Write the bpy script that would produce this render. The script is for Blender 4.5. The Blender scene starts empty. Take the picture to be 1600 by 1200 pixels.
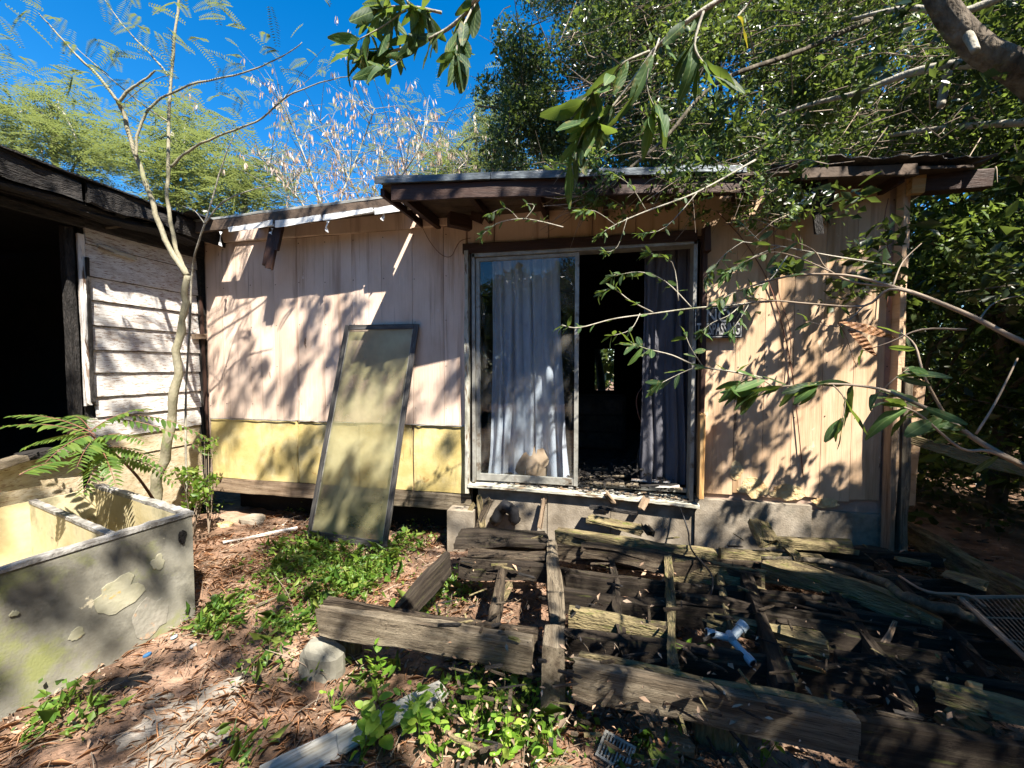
import bpy, math, random
import numpy as np
from mathutils import Vector, Matrix, Euler, noise

random.seed(7)
RNG = np.random.default_rng(7)
scene = bpy.context.scene
COL = scene.collection

# ------------------------------------------------------------------ camera
F_PX = 632.0                       # focal length in pixels of a 1600 px wide picture
YAW = math.radians(11.9)
PITCH = math.radians(-2.3)
cam_data = bpy.data.cameras.new('camera')
cam = bpy.data.objects.new('camera', cam_data)
COL.objects.link(cam)
cam_data.sensor_width = 36.0
cam_data.lens = 36.0 * F_PX / 1600.0
cam_data.clip_start = 0.05
cam_data.clip_end = 500.0
CAM_ROT = Euler((math.radians(90) + PITCH, 0, YAW), 'XYZ')
cam.rotation_euler = CAM_ROT
cam.location = (0, 0, 0)           # eye level is z = 0; the ground lies about 1.6 m below
scene.camera = cam
CR = CAM_ROT.to_matrix()

# ------------------------------------------------------------------ light
SUN_DIR = Vector((0.71, -0.74, 1.33)).normalized()      # towards the sun
L_DIR = -SUN_DIR
sun_el = math.asin(SUN_DIR.z)
sun_az = math.atan2(SUN_DIR.x, SUN_DIR.y)
world = bpy.data.worlds.new('World')
scene.world = world
world.use_nodes = True
wn = world.node_tree.nodes
wl = world.node_tree.links
bg = wn['Background']
sky = wn.new('ShaderNodeTexSky')
sky.sky_type = 'NISHITA'
sky.sun_disc = False
sky.sun_elevation = sun_el
sky.sun_rotation = sun_az
sky.air_density = 1.0
sky.dust_density = 0.15
sky.ozone_density = 3.0
hsv = wn.new('ShaderNodeHueSaturation')
hsv.inputs['Saturation'].default_value = 1.42
hsv.inputs['Value'].default_value = 0.9
wl.new(sky.outputs[0], hsv.inputs['Color'])
wl.new(hsv.outputs[0], bg.inputs['Color'])
bg.inputs['Strength'].default_value = 0.082

sd = bpy.data.lights.new('sun', 'SUN')
sd.energy = 5.0
sd.angle = math.radians(0.55)
sd.color = (1.0, 0.93, 0.82)
sun = bpy.data.objects.new('sun', sd)
COL.objects.link(sun)
sun.rotation_euler = SUN_DIR.to_track_quat('Z', 'Y').to_euler()
sun.location = (6, -6, 12)

vs = scene.view_settings
vs.view_transform = 'Standard'
vs.look = 'None'
vs.gamma = 1.0
vs.exposure = 1.85
vs.use_curve_mapping = False
scene.cycles.max_bounces = 6
scene.cycles.transparent_max_bounces = 12
scene.cycles.sample_clamp_indirect = 6.0
scene.cycles.use_denoising = True

# ------------------------------------------------------------------ projection helpers (photo pixel -> point in the place)
def ray(px, py):
    return CR @ Vector(((px - 800.0) / F_PX, -(py - 600.0) / F_PX, -1.0))

def on_y(px, py, y):
    d = ray(px, py); return d * (y / d.y)

def on_x(px, py, x):
    d = ray(px, py); return d * (x / d.x)

def on_z(px, py, z):
    d = ray(px, py); return d * (z / d.z)

def at_d(px, py, depth):
    return ray(px, py) * depth

WALL = 3.5
LW = -4.06
DECK = -1.30

def ground_z(x, y):
    z = -1.62
    z += 0.10 * noise.noise(Vector((x * 0.5, y * 0.5, 3.1)))
    z += 0.035 * noise.noise(Vector((x * 2.1, y * 2.1, 7.7)))
    z += 0.015 * noise.noise(Vector((x * 6.0, y * 6.0, 1.7)))
    z -= 0.14 * max(0.0, min(1.0, (x + 0.4) / 1.2)) * max(0.0, min(1.0, (3.4 - y) / 1.0))
    z -= 0.09 * math.exp(-((x + 2.5) ** 2 + (y - 1.7) ** 2) / .5)
    return z

def on_ground(px, py):
    z = -1.62
    for _ in range(6):
        p = on_z(px, py, z); z = ground_z(p.x, p.y)
    return p

# ------------------------------------------------------------------ object helpers
WM = {}

def put(o, parent=None, M=None):
    M = M or Matrix.Identity(4)
    if parent is not None:
        o.parent = parent
        o.matrix_basis = WM[parent.name].inverted() @ M
    else:
        o.matrix_basis = M
    WM[o.name] = M.copy()
    return o

def tag(o, label=None, cat=None, group=None, kind=None):
    if label: o['label'] = label
    if cat: o['category'] = cat
    if group: o['group'] = group
    if kind: o['kind'] = kind
    return o

def thing(name, loc, label, cat, group=None):
    o = bpy.data.objects.new(name, None)
    o.empty_display_size = 0.1
    COL.objects.link(o)
    put(o, None, Matrix.Translation(Vector(loc)))
    return tag(o, label, cat, group)

def inst(name, me, parent, M):
    o = bpy.data.objects.new(name, me)
    COL.objects.link(o)
    return put(o, parent, M)

class MB:
    """collects shapes into one mesh"""
    def __init__(s): s.v = []; s.f = []
    def add(s, vs_, fs):
        n = len(s.v); s.v += [tuple(p) for p in vs_]; s.f += [tuple(i + n for i in f) for f in fs]; return s
    def box(s, a, b):
        x0, y0, z0 = a; x1, y1, z1 = b
        return s.add([(x0,y0,z0),(x1,y0,z0),(x1,y1,z0),(x0,y1,z0),(x0,y0,z1),(x1,y0,z1),(x1,y1,z1),(x0,y1,z1)],
            [(0,3,2,1),(4,5,6,7),(0,1,5,4),(1,2,6,5),(2,3,7,6),(3,0,4,7)])
    def hexa(s, p):      # eight points, bottom ring then top ring
        return s.add(p, [(0,3,2,1),(4,5,6,7),(0,1,5,4),(1,2,6,5),(2,3,7,6),(3,0,4,7)])
    def slab(s, quad, n, t):   # quad front face, extruded by -n*t
        q = [Vector(p) for p in quad]; n = Vector(n).normalized() * t
        return s.hexa([*(p - n for p in q), *q])
    def tube(s, pts, r, sides=6, cap=True):
        pts = [Vector(p) for p in pts]; N = len(pts)
        if not hasattr(r, '__len__'): r = [r] * N
        base = len(s.v); up = Vector((0, 0, 1)); prev = None
        for i, p in enumerate(pts):
            t = (pts[min(i + 1, N - 1)] - pts[max(i - 1, 0)])
            if t.length < 1e-9: t = Vector((0, 0, 1))
            t.normalize()
            if prev is None:
                a = t.cross(up)
                if a.length < 0.1: a = t.cross(Vector((1, 0, 0)))
            else:
                a = prev - t * prev.dot(t)
            a.normalize(); b = t.cross(a); prev = a
            for k in range(sides):
                w = 2 * math.pi * k / sides
                s.v.append(tuple(p + (a * math.cos(w) + b * math.sin(w)) * r[i]))
        for i in range(N - 1):
            for k in range(sides):
                k2 = (k + 1) % sides
                s.f.append((base + i*sides + k, base + i*sides + k2, base + (i+1)*sides + k2, base + (i+1)*sides + k))
        if cap:
            s.f.append(tuple(base + k for k in range(sides))[::-1])
            s.f.append(tuple(base + (N-1)*sides + k for k in range(sides)))
        return s
    def mesh(s, name, m, smooth=False):
        me = bpy.data.meshes.new(name)
        me.from_pydata(s.v, [], s.f)
        if m: me.materials.append(m)
        if smooth: me.polygons.foreach_set('use_smooth', [True] * len(me.polygons))
        me.update()
        return me
    def build(s, name, m, parent=None, M=None, smooth=False):
        """vertices are given in world space unless M is passed"""
        if M is None and s.v:
            lo = Vector([min(p[i] for p in s.v) for i in range(3)]); hi = Vector([max(p[i] for p in s.v) for i in range(3)])
            c = (lo + hi) / 2
            s.v = [(p[0]-c.x, p[1]-c.y, p[2]-c.z) for p in s.v]
            M = Matrix.Translation(c)
        return inst(name, s.mesh(name, m, smooth), parent, M)

def np_mesh(name, verts, faces, m):
    """verts (N,3) array, faces (M,k) array of equal size polygons"""
    me = bpy.data.meshes.new(name)
    k = faces.shape[1]
    me.vertices.add(len(verts)); me.vertices.foreach_set('co', np.ascontiguousarray(verts, dtype=np.float32).ravel())
    me.loops.add(faces.size); me.loops.foreach_set('vertex_index', np.ascontiguousarray(faces, dtype=np.int32).ravel())
    me.polygons.add(len(faces)); me.polygons.foreach_set('loop_start', np.arange(0, faces.size, k, dtype=np.int32))
    me.polygons.foreach_set('loop_total', np.full(len(faces), k, dtype=np.int32))
    me.update(calc_edges=True); me.materials.append(m)
    return me

def frame_from(p0, p1, up=(0, 0, 1)):
    x = (Vector(p1) - Vector(p0)).normalized(); u = Vector(up)
    y = u.cross(x)
    if y.length < 1e-3: y = Vector((0, 1, 0)).cross(x)
    y.normalize(); z = x.cross(y)
    M = Matrix((x, y, z)).transposed().to_4x4(); M.translation = Vector(p0)
    return M

def board(name, parent, p0, p1, w, h, m, jag=0.0, wear=0.004, up=(0, 0, 1), nseg=None, split=0.0, sag=0.0):
    """a wooden member from p0 to p1 (centre line of its TOP face), width w across, height h down; worn edges, jagged ends"""
    p0 = Vector(p0); p1 = Vector(p1); Ln = (p1 - p0).length
    n = nseg or max(3, min(14, int(Ln / 0.12)))
    sd_ = random.random() * 50
    b = MB(); ring = [(-.5, -.06), (-.44, 0), (.0, 0.0), (.44, 0), (.5, -.06), (.5, -.94), (.44, -1), (-.44, -1), (-.5, -.94)]
    K = len(ring)
    for i in range(n + 1):
        t = i / n
        for k, (a, c) in enumerate(ring):
            x = t * Ln
            if i in (0, n) and jag:
                x += (1 if i == 0 else -1) * jag * (0.5 + 0.5 * noise.noise(Vector((k * 1.7, sd_, i)))) * (1 + (random.random() if k % 2 else 0))
            q = Vector((x * 3, a * 5 + sd_, c * 3))
            dy = wear * noise.noise(q) * 2; dz = wear * noise.noise(q + Vector((9, 3, 1))) * 2.4
            b.v.append((x, a * w + dy, c * h + dz - sag * math.sin(math.pi * t)))
    for i in range(n):
        for k in range(K):
            k2 = (k + 1) % K
            b.f.append((i*K + k, (i+1)*K + k, (i+1)*K + k2, i*K + k2))
    b.f.append(tuple(range(K))); b.f.append(tuple(n*K + k for k in range(K))[::-1])
    return b.build(name, m, parent, frame_from(p0, p1, up))

# ------------------------------------------------------------------ materials
def rgb(c): return (c[0], c[1], c[2], 1.0)

def mat(name, cols, scale=4.0, stretch=(1, 1, 1), rough=0.8, bump=0.3, bump_scale=30.0, detail=8.0, spots=None, island=0.0,
        spec=0.3, metal=0.0, coord='Object', lo=0.35, hi=0.65, bump_stretch=None, dist=0.02):
    """procedural surface: two or three colours mixed by noise, optional spots [(colour, scale, threshold, softness)], fine relief"""
    m = bpy.data.materials.new(name); m.use_nodes = True
    nt = m.node_tree; N = nt.nodes; Lk = nt.links
    bs = N['Principled BSDF']
    tc = N.new('ShaderNodeTexCoord'); mp = N.new('ShaderNodeMapping'); mp.inputs['Scale'].default_value = stretch
    Lk.new(tc.outputs[coord], mp.inputs[0])
    oi = N.new('ShaderNodeObjectInfo'); add = N.new('ShaderNodeVectorMath'); add.operation = 'ADD'
    mul = N.new('ShaderNodeVectorMath'); mul.operation = 'SCALE'; mul.inputs['Scale'].default_value = 37.0
    cmb = N.new('ShaderNodeCombineXYZ')
    for i in range(3): Lk.new(oi.outputs['Random'], cmb.inputs[i])
    Lk.new(cmb.outputs[0], mul.inputs[0]); Lk.new(mp.outputs[0], add.inputs[0]); Lk.new(mul.outputs[0], add.inputs[1])
    vec = add.outputs[0] if coord == 'Object' else mp.outputs[0]
    nz = N.new('ShaderNodeTexNoise'); nz.inputs['Scale'].default_value = scale; nz.inputs['Detail'].default_value = detail
    nz.inputs['Roughness'].default_value = 0.62
    Lk.new(vec, nz.inputs['Vector'])
    cr = N.new('ShaderNodeValToRGB'); els = cr.color_ramp.elements
    els[0].position = lo; els[0].color = rgb(cols[0]); els[1].position = hi; els[1].color = rgb(cols[-1])
    for i, c in enumerate(cols[1:-1]):
        e = els.new(lo + (hi - lo) * (i + 1) / (len(cols) - 1)); e.color = rgb(c)
    Lk.new(nz.outputs['Fac'], cr.inputs[0]); out = cr.outputs[0]
    for (c, sc, th, sf, *st) in (spots or []):
        n2 = N.new('ShaderNodeTexNoise'); n2.inputs['Scale'].default_value = sc; n2.inputs['Detail'].default_value = 7; n2.inputs['Roughness'].default_value = 0.65
        if st:
            m2 = N.new('ShaderNodeMapping'); m2.inputs['Scale'].default_value = st[0]; Lk.new(vec, m2.inputs[0]); Lk.new(m2.outputs[0], n2.inputs['Vector'])
        else: Lk.new(vec, n2.inputs['Vector'])
        mr = N.new('ShaderNodeMapRange'); mr.inputs['From Min'].default_value = th; mr.inputs['From Max'].default_value = th + sf
        Lk.new(n2.outputs['Fac'], mr.inputs['Value'])
        mx = N.new('ShaderNodeMix'); mx.data_type = 'RGBA'; Lk.new(mr.outputs[0], mx.inputs['Factor']); Lk.new(out, mx.inputs['A']); mx.inputs['B'].default_value = rgb(c)
        out = mx.outputs['Result']
    if island:
        ge = N.new('ShaderNodeNewGeometry'); hv = N.new('ShaderNodeHueSaturation')
        r1 = N.new('ShaderNodeMapRange'); r1.inputs['To Min'].default_value = 1 - island; r1.inputs['To Max'].default_value = 1 + island
        Lk.new(ge.outputs['Random Per Island'], r1.inputs['Value']); Lk.new(r1.outputs[0], hv.inputs['Value']); Lk.new(out, hv.inputs['Color']); out = hv.outputs[0]
    Lk.new(out, bs.inputs['Base Color'])
    bs.inputs['Roughness'].default_value = rough; bs.inputs['Specular IOR Level'].default_value = spec; bs.inputs['Metallic'].default_value = metal
    if bump:
        nb = N.new('ShaderNodeTexNoise'); nb.inputs['Scale'].default_value = bump_scale; nb.inputs['Detail'].default_value = 6
        if bump_stretch:
            m3 = N.new('ShaderNodeMapping'); m3.inputs['Scale'].default_value = bump_stretch; Lk.new(vec, m3.inputs[0]); Lk.new(m3.outputs[0], nb.inputs['Vector'])
        else: Lk.new(vec, nb.inputs['Vector'])
        bp = N.new('ShaderNodeBump'); bp.inputs['Strength'].default_value = bump; bp.inputs['Distance'].default_value = dist
        Lk.new(nb.outputs['Fac'], bp.inputs['Height']); Lk.new(bp.outputs[0], bs.inputs['Normal'])
    return m

def leaf_mat(name, cols, trans=0.4, var=0.35, rough=0.45, tint=(0.45, 0.6, 0.08), per_object=False):
    m = bpy.data.materials.new(name); m.use_nodes = True
    nt = m.node_tree; N = nt.nodes; Lk = nt.links; bs = N['Principled BSDF']; outn = N['Material Output']
    if per_object: src = N.new('ShaderNodeObjectInfo').outputs['Random']
    else: src = N.new('ShaderNodeNewGeometry').outputs['Random Per Island']
    cr = N.new('ShaderNodeValToRGB'); els = cr.color_ramp.elements
    els[0].color = rgb(cols[0]); els[1].color = rgb(cols[-1])
    for i, c in enumerate(cols[1:-1]):
        e = els.new((i + 1) / (len(cols) - 1)); e.color = rgb(c)
    Lk.new(src, cr.inputs[0]); Lk.new(cr.outputs[0], bs.inputs['Base Color'])
    bs.inputs['Roughness'].default_value = rough; bs.inputs['Specular IOR Level'].default_value = 0.35
    tr = N.new('ShaderNodeBsdfTranslucent')
    mx = N.new('ShaderNodeMix'); mx.data_type = 'RGBA'; mx.inputs['Factor'].default_value = 0.5
    Lk.new(cr.outputs[0], mx.inputs['A']); mx.inputs['B'].default_value = rgb(tint); Lk.new(mx.outputs['Result'], tr.inputs['Color'])
    ms = N.new('ShaderNodeMixShader'); ms.inputs[0].default_value = trans
    Lk.new(bs.outputs[0], ms.inputs[1]); Lk.new(tr.outputs[0], ms.inputs[2]); Lk.new(ms.outputs[0], outn.inputs['Surface'])
    return m

M_ = {}
GRAIN = (1.2, 14, 14)
M_['pink'] = mat('pink_wall_paint', [(.54,.405,.315), (.62,.475,.38), (.67,.53,.435)], 3.0, (1, 1, .5), 0.75, 0.25, 60, bump_stretch=(1, 1, .12),
    spots=[((.33,.22,.16), 3.5, .54, .16, (2.5, 1, .25)), ((.64,.53,.46), 16, .66, .04), ((.20,.13,.09), 7, .68, .03, (1.2, 1, .5))])
M_['ochre'] = mat('peach_wall_paint', [(.46,.31,.19), (.54,.375,.24), (.58,.42,.285)], 3.0, (1, 1, .5), 0.75, 0.25, 60, bump_stretch=(1, 1, .12),
    spots=[((.30,.19,.10), 3.5, .52, .16, (2.5, 1, .22)), ((.58,.50,.36), 13, .65, .04), ((.14,.09,.055), 6, .66, .04, (1.2, 1, .5))])
M_['yellow'] = mat('yellow_panel_paint', [(.40,.31,.11), (.49,.39,.165), (.54,.46,.25)], 4.0, (1, 1, 1), 0.7, 0.2, 70, dist=.008,
    spots=[((.30,.25,.11), 4, .54, .14, (2, 1, .4)), ((.36,.22,.08), 9, .64, .05), ((.17,.14,.07), 5, .66, .06, (2, 1, .4))])
M_['chip'] = mat('bare_plaster_patch', [(.45,.25,.11), (.55,.42,.22), (.62,.50,.30)], 9, rough=0.95, bump=0.9, bump_scale=35)
M_['groove'] = mat('painted_groove', [(.30,.21,.16), (.40,.29,.23)], 8)
M_['sheath'] = mat('dark_sheathing', [(.05,.035,.025), (.10,.07,.05)], 8)
M_['brownwood'] = mat('dark_brown_painted_wood', [(.028,.014,.010), (.055,.027,.019)], 6, GRAIN, 0.6, 0.3, 20)
M_['raww'] = mat('weathered_wood', [(.14,.095,.06), (.25,.18,.12), (.34,.26,.18)], 2.2, GRAIN, 0.9, 0.6, 4, bump_stretch=(1, 12, 12), spots=[((.07,.05,.035), 3.5, .58, .1, (1, 3, 3))])
M_['orangew'] = mat('orange_pine_trim', [(.36,.18,.06), (.48,.28,.11), (.5,.33,.16)], 2.2, GRAIN, 0.8, 0.4, 5, spots=[((.10,.055,.03), 4, .60, .08)])  # orange-brown is the wood's own colour
M_['deck'] = mat('rotten_deck_wood', [(.045,.032,.022), (.10,.073,.048), (.17,.135,.094)], 2.4, GRAIN, 0.95, 0.9, 4, bump_stretch=(1, 12, 12),
    spots=[((.030,.020,.013), 3.0, .52, .10, (1, 2.5, 2.5)), ((.13,.125,.045), 4.5, .60, .10), ((.012,.009,.007), 1.6, .56, .03, (.7, 22, 22))])
M_['deckdark'] = mat('black_deck_wood', [(.020,.014,.010), (.045,.033,.023), (.085,.068,.048)], 2.4, GRAIN, 0.95, 0.9, 4, bump_stretch=(1, 12, 12), spots=[((.09,.09,.03), 4.5, .60, .08)])  # darker copy of the deck wood colours, mostly for the right side
M_['moss'] = mat('mossy_deck_wood', [(.075,.056,.034), (.17,.135,.07), (.25,.205,.105)], 3.5, (1.5, 6, 6), 0.98, 1.0, 18,
    spots=[((.13,.135,.035), 6.0, .55, .08), ((.04,.03,.02), 3.0, .58, .10)])
M_['greyw'] = mat('silvered_beam_wood', [(.12,.09,.06), (.21,.17,.118), (.29,.24,.17)], 2.4, GRAIN, 0.9, 0.8, 4, bump_stretch=(1, 12, 12),
    spots=[((.055,.042,.028), 2.4, .54, .14, (.8, 2, 2)), ((.13,.13,.05), 5, .64, .08), ((.025,.018,.012), 1.6, .57, .03, (.7, 22, 22))])
M_['char'] = mat('charred_wood', [(.008,.007,.0065), (.018,.016,.015), (.035,.030,.027)], 5, (2, 8, 8), 0.75, 1.0, 14,
    spots=[((.22,.19,.17), 2.5, .70, .05, (1, 4, 4))])
M_['siding'] = mat('flaking_white_siding', [(.50,.46,.42), (.62,.60,.57), (.68,.67,.65)], 3, (1, 3, 6), 0.75, 0.5, 6, bump_stretch=(2, 6, 22),
    spots=[((.30,.22,.17), 1.7, .56, .012, (1.2, 3, 12)), ((.12,.075,.05), 2.2, .60, .010, (1, 2.0, 20)), ((.36,.30,.24), 5.0, .64, .02, (1, 3, 8))])
M_['sidingy'] = mat('siding_lower_tan', [(.38,.31,.19), (.48,.40,.27), (.55,.49,.38)], 3, (1, 3, 6), 0.8, 0.5, 6, bump_stretch=(2, 6, 22),
    spots=[((.26,.17,.10), 2.6, .56, .03, (1.2, 3, 9))])
M_['metal'] = mat('dull_aluminium', [(.24,.235,.21), (.38,.375,.34)], 12, rough=0.5, bump=0.1, metal=0.3, spots=[((.16,.13,.10), 9, .56, .1)])
M_['whitepaint'] = mat('pale_peeling_trim', [(.27,.26,.20), (.38,.37,.31), (.46,.45,.40)], 6, (1, 5, 5), 0.7, 0.4, 20, spots=[((.16,.11,.07), 5, .55, .04)])
M_['drip'] = mat('blue_grey_drip_edge', [(.05,.06,.07), (.11,.13,.145)], 9, (1, 4, 4), 0.5, 0.2, 20, metal=0.3, spots=[((.55,.56,.56), 4, .62, .05, (1, 6, 6))])
M_['whitemetal'] = mat('torn_white_flashing', [(.55,.55,.53), (.72,.72,.70)], 8, rough=0.5, bump=0.3, bump_scale=15, spots=[((.35,.27,.2), 7, .66, .06)])
M_['roof'] = mat('weathered_roofing', [(.05,.048,.045), (.10,.09,.085), (.16,.14,.12)], 7, rough=0.9, bump=0.7, bump_scale=50)
M_['concrete'] = mat('old_grey_concrete', [(.14,.115,.085), (.23,.195,.15), (.31,.27,.215)], 5, rough=0.95, bump=0.4, bump_scale=90, dist=.010,
    spots=[((.12,.11,.085), 3.4, .58, .12), ((.30,.27,.15), 2.6, .62, .1)])
M_['tubout'] = mat('tub_stained_shaded_concrete', [(.13,.12,.095), (.19,.18,.145), (.25,.24,.20)], 3, rough=0.9, bump=0.3, bump_scale=90, dist=.008,
    spots=[((.19,.20,.08), 2.6, .52, .12), ((.085,.08,.065), 3.2, .56, .14), ((.47,.42,.30), 7, .68, .03), ((.42,.26,.14), 4.5, .70, .05)])  # real stains, plus a lowered tone standing in for mottled shade
M_['tubin'] = mat('tub_cream_lining', [(.40,.33,.17), (.48,.41,.24), (.54,.48,.32)], 3, rough=0.7, bump=0.1, bump_scale=40, spots=[((.28,.25,.15), 3, .55, .12), ((.36,.24,.12), 6, .66, .05), ((.16,.14,.10), 9, .66, .04)])
M_['tubrim'] = mat('tub_worn_rim', [(.13,.12,.11), (.26,.25,.23), (.42,.40,.38)], 9, rough=0.7, bump=0.5, bump_scale=60, spots=[((.12,.11,.10), 7, .57, .06)])
M_['ground'] = mat('litter_covered_soil', [(.055,.033,.022), (.125,.075,.047), (.23,.14,.092), (.33,.225,.16)], 3.2, rough=1.0, bump=1.0, bump_scale=26, coord='Object', dist=0.03,
    lo=.30, hi=.70, spots=[((.028,.022,.016), 2.2, .56, .12), ((.30,.20,.14), 14, .62, .08), ((.24,.11,.05), 9, .66, .05)])
M_['litter'] = mat('dead_leaf', [(.11,.06,.032), (.21,.135,.085), (.33,.25,.18)], 0.9, rough=0.8, bump=0, island=0.7, coord='Object')
M_['twig'] = mat('dry_twig', [(.15,.11,.075), (.30,.24,.18)], 3, rough=0.85, bump=0, island=0.4)
M_['bark'] = mat('pale_bark', [(.16,.14,.11), (.28,.26,.21), (.36,.33,.27)], 14, (1, 1, .5), 0.9, 0.6, 50, spots=[((.10,.12,.05), 6, .58, .1)])
M_['sapbark'] = mat('smooth_grey_green_bark', [(.17,.16,.10), (.25,.225,.15), (.31,.285,.205)], 9, (1, 1, .4), 0.8, 0.4, 70, spots=[((.20,.22,.10), 7, .58, .1)])
M_['darkbark'] = mat('dark_bark', [(.035,.03,.022), (.08,.065,.045), (.14,.12,.09)], 12, (1, 1, .4), 0.95, 0.8, 40, spots=[((.12,.14,.05), 4, .60, .1)])
M_['limbbark'] = mat('mossy_grey_brown_limb', [(.05,.04,.03), (.13,.105,.08), (.21,.18,.14)], 9, (1, 1, .5), 0.95, 1.0, 30, dist=.03, spots=[((.17,.19,.08), 5, .58, .08)])
M_['reddish'] = mat('red_brown_stem', [(.13,.06,.04), (.2,.09,.06)], 12, rough=0.6, bump=0.1)
M_['dark'] = mat('black_interior', [(.010,.010,.012), (.022,.020,.020)], 4, rough=0.95, bump=0.3)  # near-black colour for room walls, ceilings and the crawl space
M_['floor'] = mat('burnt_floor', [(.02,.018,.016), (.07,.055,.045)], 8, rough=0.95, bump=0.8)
M_['pvc'] = mat('pale_blue_pipe', [(.26,.33,.38), (.38,.45,.49)], 10, rough=0.4, bump=0.1, spots=[((.13,.11,.08), 9, .60, .06)])
M_['black'] = mat('black_rubber', [(.008,.008,.010), (.02,.02,.022)], 10, rough=0.5, bump=0.1)
M_['blue'] = mat('blue_plastic', [(.03,.10,.22), (.05,.16,.33)], 10, rough=0.4, bump=0)
M_['gauze'] = None
M_['leaf_dark'] = leaf_mat('shade_darkened_foliage', [(.010,.018,.007), (.017,.030,.010), (.030,.048,.016), (.065,.085,.035)], 0.25, rough=.3, tint=(.30,.42,.06))  # greens cut down so the leaves look as if in dim shade
M_['leaf_mid'] = leaf_mat('mid_green_foliage', [(.018,.034,.009), (.034,.060,.014), (.075,.105,.032)], 0.35, tint=(.38,.5,.08))
M_['leaf_near'] = leaf_mat('shade_darkened_near_leaf', [(.012,.032,.012), (.02,.05,.016), (.035,.08,.02), (.06,.12,.025)], 0.30, rough=0.62, per_object=True)  # canopy shade over these leaves is put into their darker colour
M_['leaf_feather'] = leaf_mat('feathery_foliage', [(.055,.085,.025), (.10,.13,.04), (.17,.18,.07)], 0.38, tint=(.38, .45, .12))
M_['leaf_sumac'] = leaf_mat('sumac_leaflet', [(.045,.095,.02), (.075,.14,.028), (.14,.19,.04)], 0.4)
M_['leaf_weed'] = leaf_mat('bright_weed_leaf', [(.09,.20,.02), (.16,.32,.03), (.25,.42,.05), (.34,.44,.08)], 0.5, tint=(.4, .7, .05), per_object=True)
M_['leaf_cover'] = leaf_mat('ground_cover_leaf', [(.03,.08,.012), (.07,.15,.02), (.12,.21,.03), (.22,.26,.06)], 0.45)
M_['yellowleaf'] = leaf_mat('yellow_spotted_leaf', [(.45,.40,.03), (.5,.42,.05)], 0.4, tint=(.7, .6, .05), per_object=True)
M_['pod'] = leaf_mat('dry_tan_pod', [(.28,.17,.10), (.42,.30,.22), (.60,.50,.42)], 0.3, tint=(.5, .38, .28))
M_['brownpod'] = mat('twisted_brown_pod', [(.10,.045,.02), (.22,.11,.05), (.30,.16,.08)], 30, (1, 1, 1), 0.6, 0.5, 60)
# tiny blemishes and veins on the near leaves
for key in ('leaf_near', 'leaf_weed'):
    nt = M_[key].node_tree; N = nt.nodes; Lk = nt.links; bs = N['Principled BSDF']; src = bs.inputs['Base Color'].links[0].from_socket
    tc = N.new('ShaderNodeTexCoord'); nz = N.new('ShaderNodeTexNoise'); nz.inputs['Scale'].default_value = 7.0; nz.inputs['Detail'].default_value = 5; Lk.new(tc.outputs['Object'], nz.inputs['Vector'])
    mr = N.new('ShaderNodeMapRange'); mr.inputs['From Min'].default_value = .56; mr.inputs['From Max'].default_value = .70; mr.inputs['To Max'].default_value = .8; Lk.new(nz.outputs['Fac'], mr.inputs['Value'])
    mx = N.new('ShaderNodeMix'); mx.data_type = 'RGBA'; Lk.new(mr.outputs[0], mx.inputs['Factor']); Lk.new(src, mx.inputs['A']); mx.inputs['B'].default_value = (.16, .13, .04, 1) if key == 'leaf_near' else (.30, .30, .06, 1)
    sx = N.new('ShaderNodeSeparateXYZ'); Lk.new(tc.outputs['Object'], sx.inputs[0]); ab = N.new('ShaderNodeMath'); ab.operation = 'ABSOLUTE'; Lk.new(sx.outputs['Y'], ab.inputs[0])
    m2 = N.new('ShaderNodeMapRange'); m2.inputs['From Min'].default_value = .004; m2.inputs['From Max'].default_value = .012; m2.inputs['To Min'].default_value = .6; m2.inputs['To Max'].default_value = 0; Lk.new(ab.outputs[0], m2.inputs['Value'])
    m3 = N.new('ShaderNodeMix'); m3.data_type = 'RGBA'; Lk.new(m2.outputs[0], m3.inputs['Factor']); Lk.new(mx.outputs['Result'], m3.inputs['A']); m3.inputs['B'].default_value = (.22, .30, .10, 1)
    Lk.new(m3.outputs['Result'], bs.inputs['Base Color'])
    wv = N.new('ShaderNodeTexWave'); wv.inputs['Scale'].default_value = 6; wv.bands_direction = 'DIAGONAL'; wv.inputs['Distortion'].default_value = 1.5; Lk.new(tc.outputs['Object'], wv.inputs['Vector']); bp = N.new('ShaderNodeBump'); bp.inputs['Strength'].default_value = .12; bp.inputs['Distance'].default_value = .003; Lk.new(wv.outputs['Fac'], bp.inputs['Height']); Lk.new(bp.outputs[0], bs.inputs['Normal'])
# ================================================================== THE GROUND
def build_ground():
    xs = np.concatenate([np.linspace(-60, -7, 14)[:-1], np.linspace(-7, 7, 200), np.linspace(7, 60, 14)[1:]])
    ys = np.concatenate([np.linspace(-60, -5, 14)[:-1], np.linspace(-5, 8, 190), np.linspace(8, 90, 18)[1:]])
    nx, ny = len(xs), len(ys)
    v = np.zeros((nx * ny, 3))
    for i, x in enumerate(xs):
        for j, y in enumerate(ys):
            v[i * ny + j] = (x, y, ground_z(float(x), float(y)) + (0.02 * noise.noise(Vector((x*14, y*14, 0))) if abs(x) < 7 and abs(y) < 8 else 0))
    i, j = np.meshgrid(np.arange(nx - 1), np.arange(ny - 1), indexing='ij'); a = (i * ny + j).ravel()
    f = np.stack([a, a + ny, a + ny + 1, a + 1], 1)
    o = inst('ground', np_mesh('ground', v, f, M_['ground']), None, Matrix.Identity(4)); o['kind'] = 'structure'
    o.data.polygons.foreach_set('use_smooth', [True] * len(o.data.polygons))
build_ground()

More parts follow.
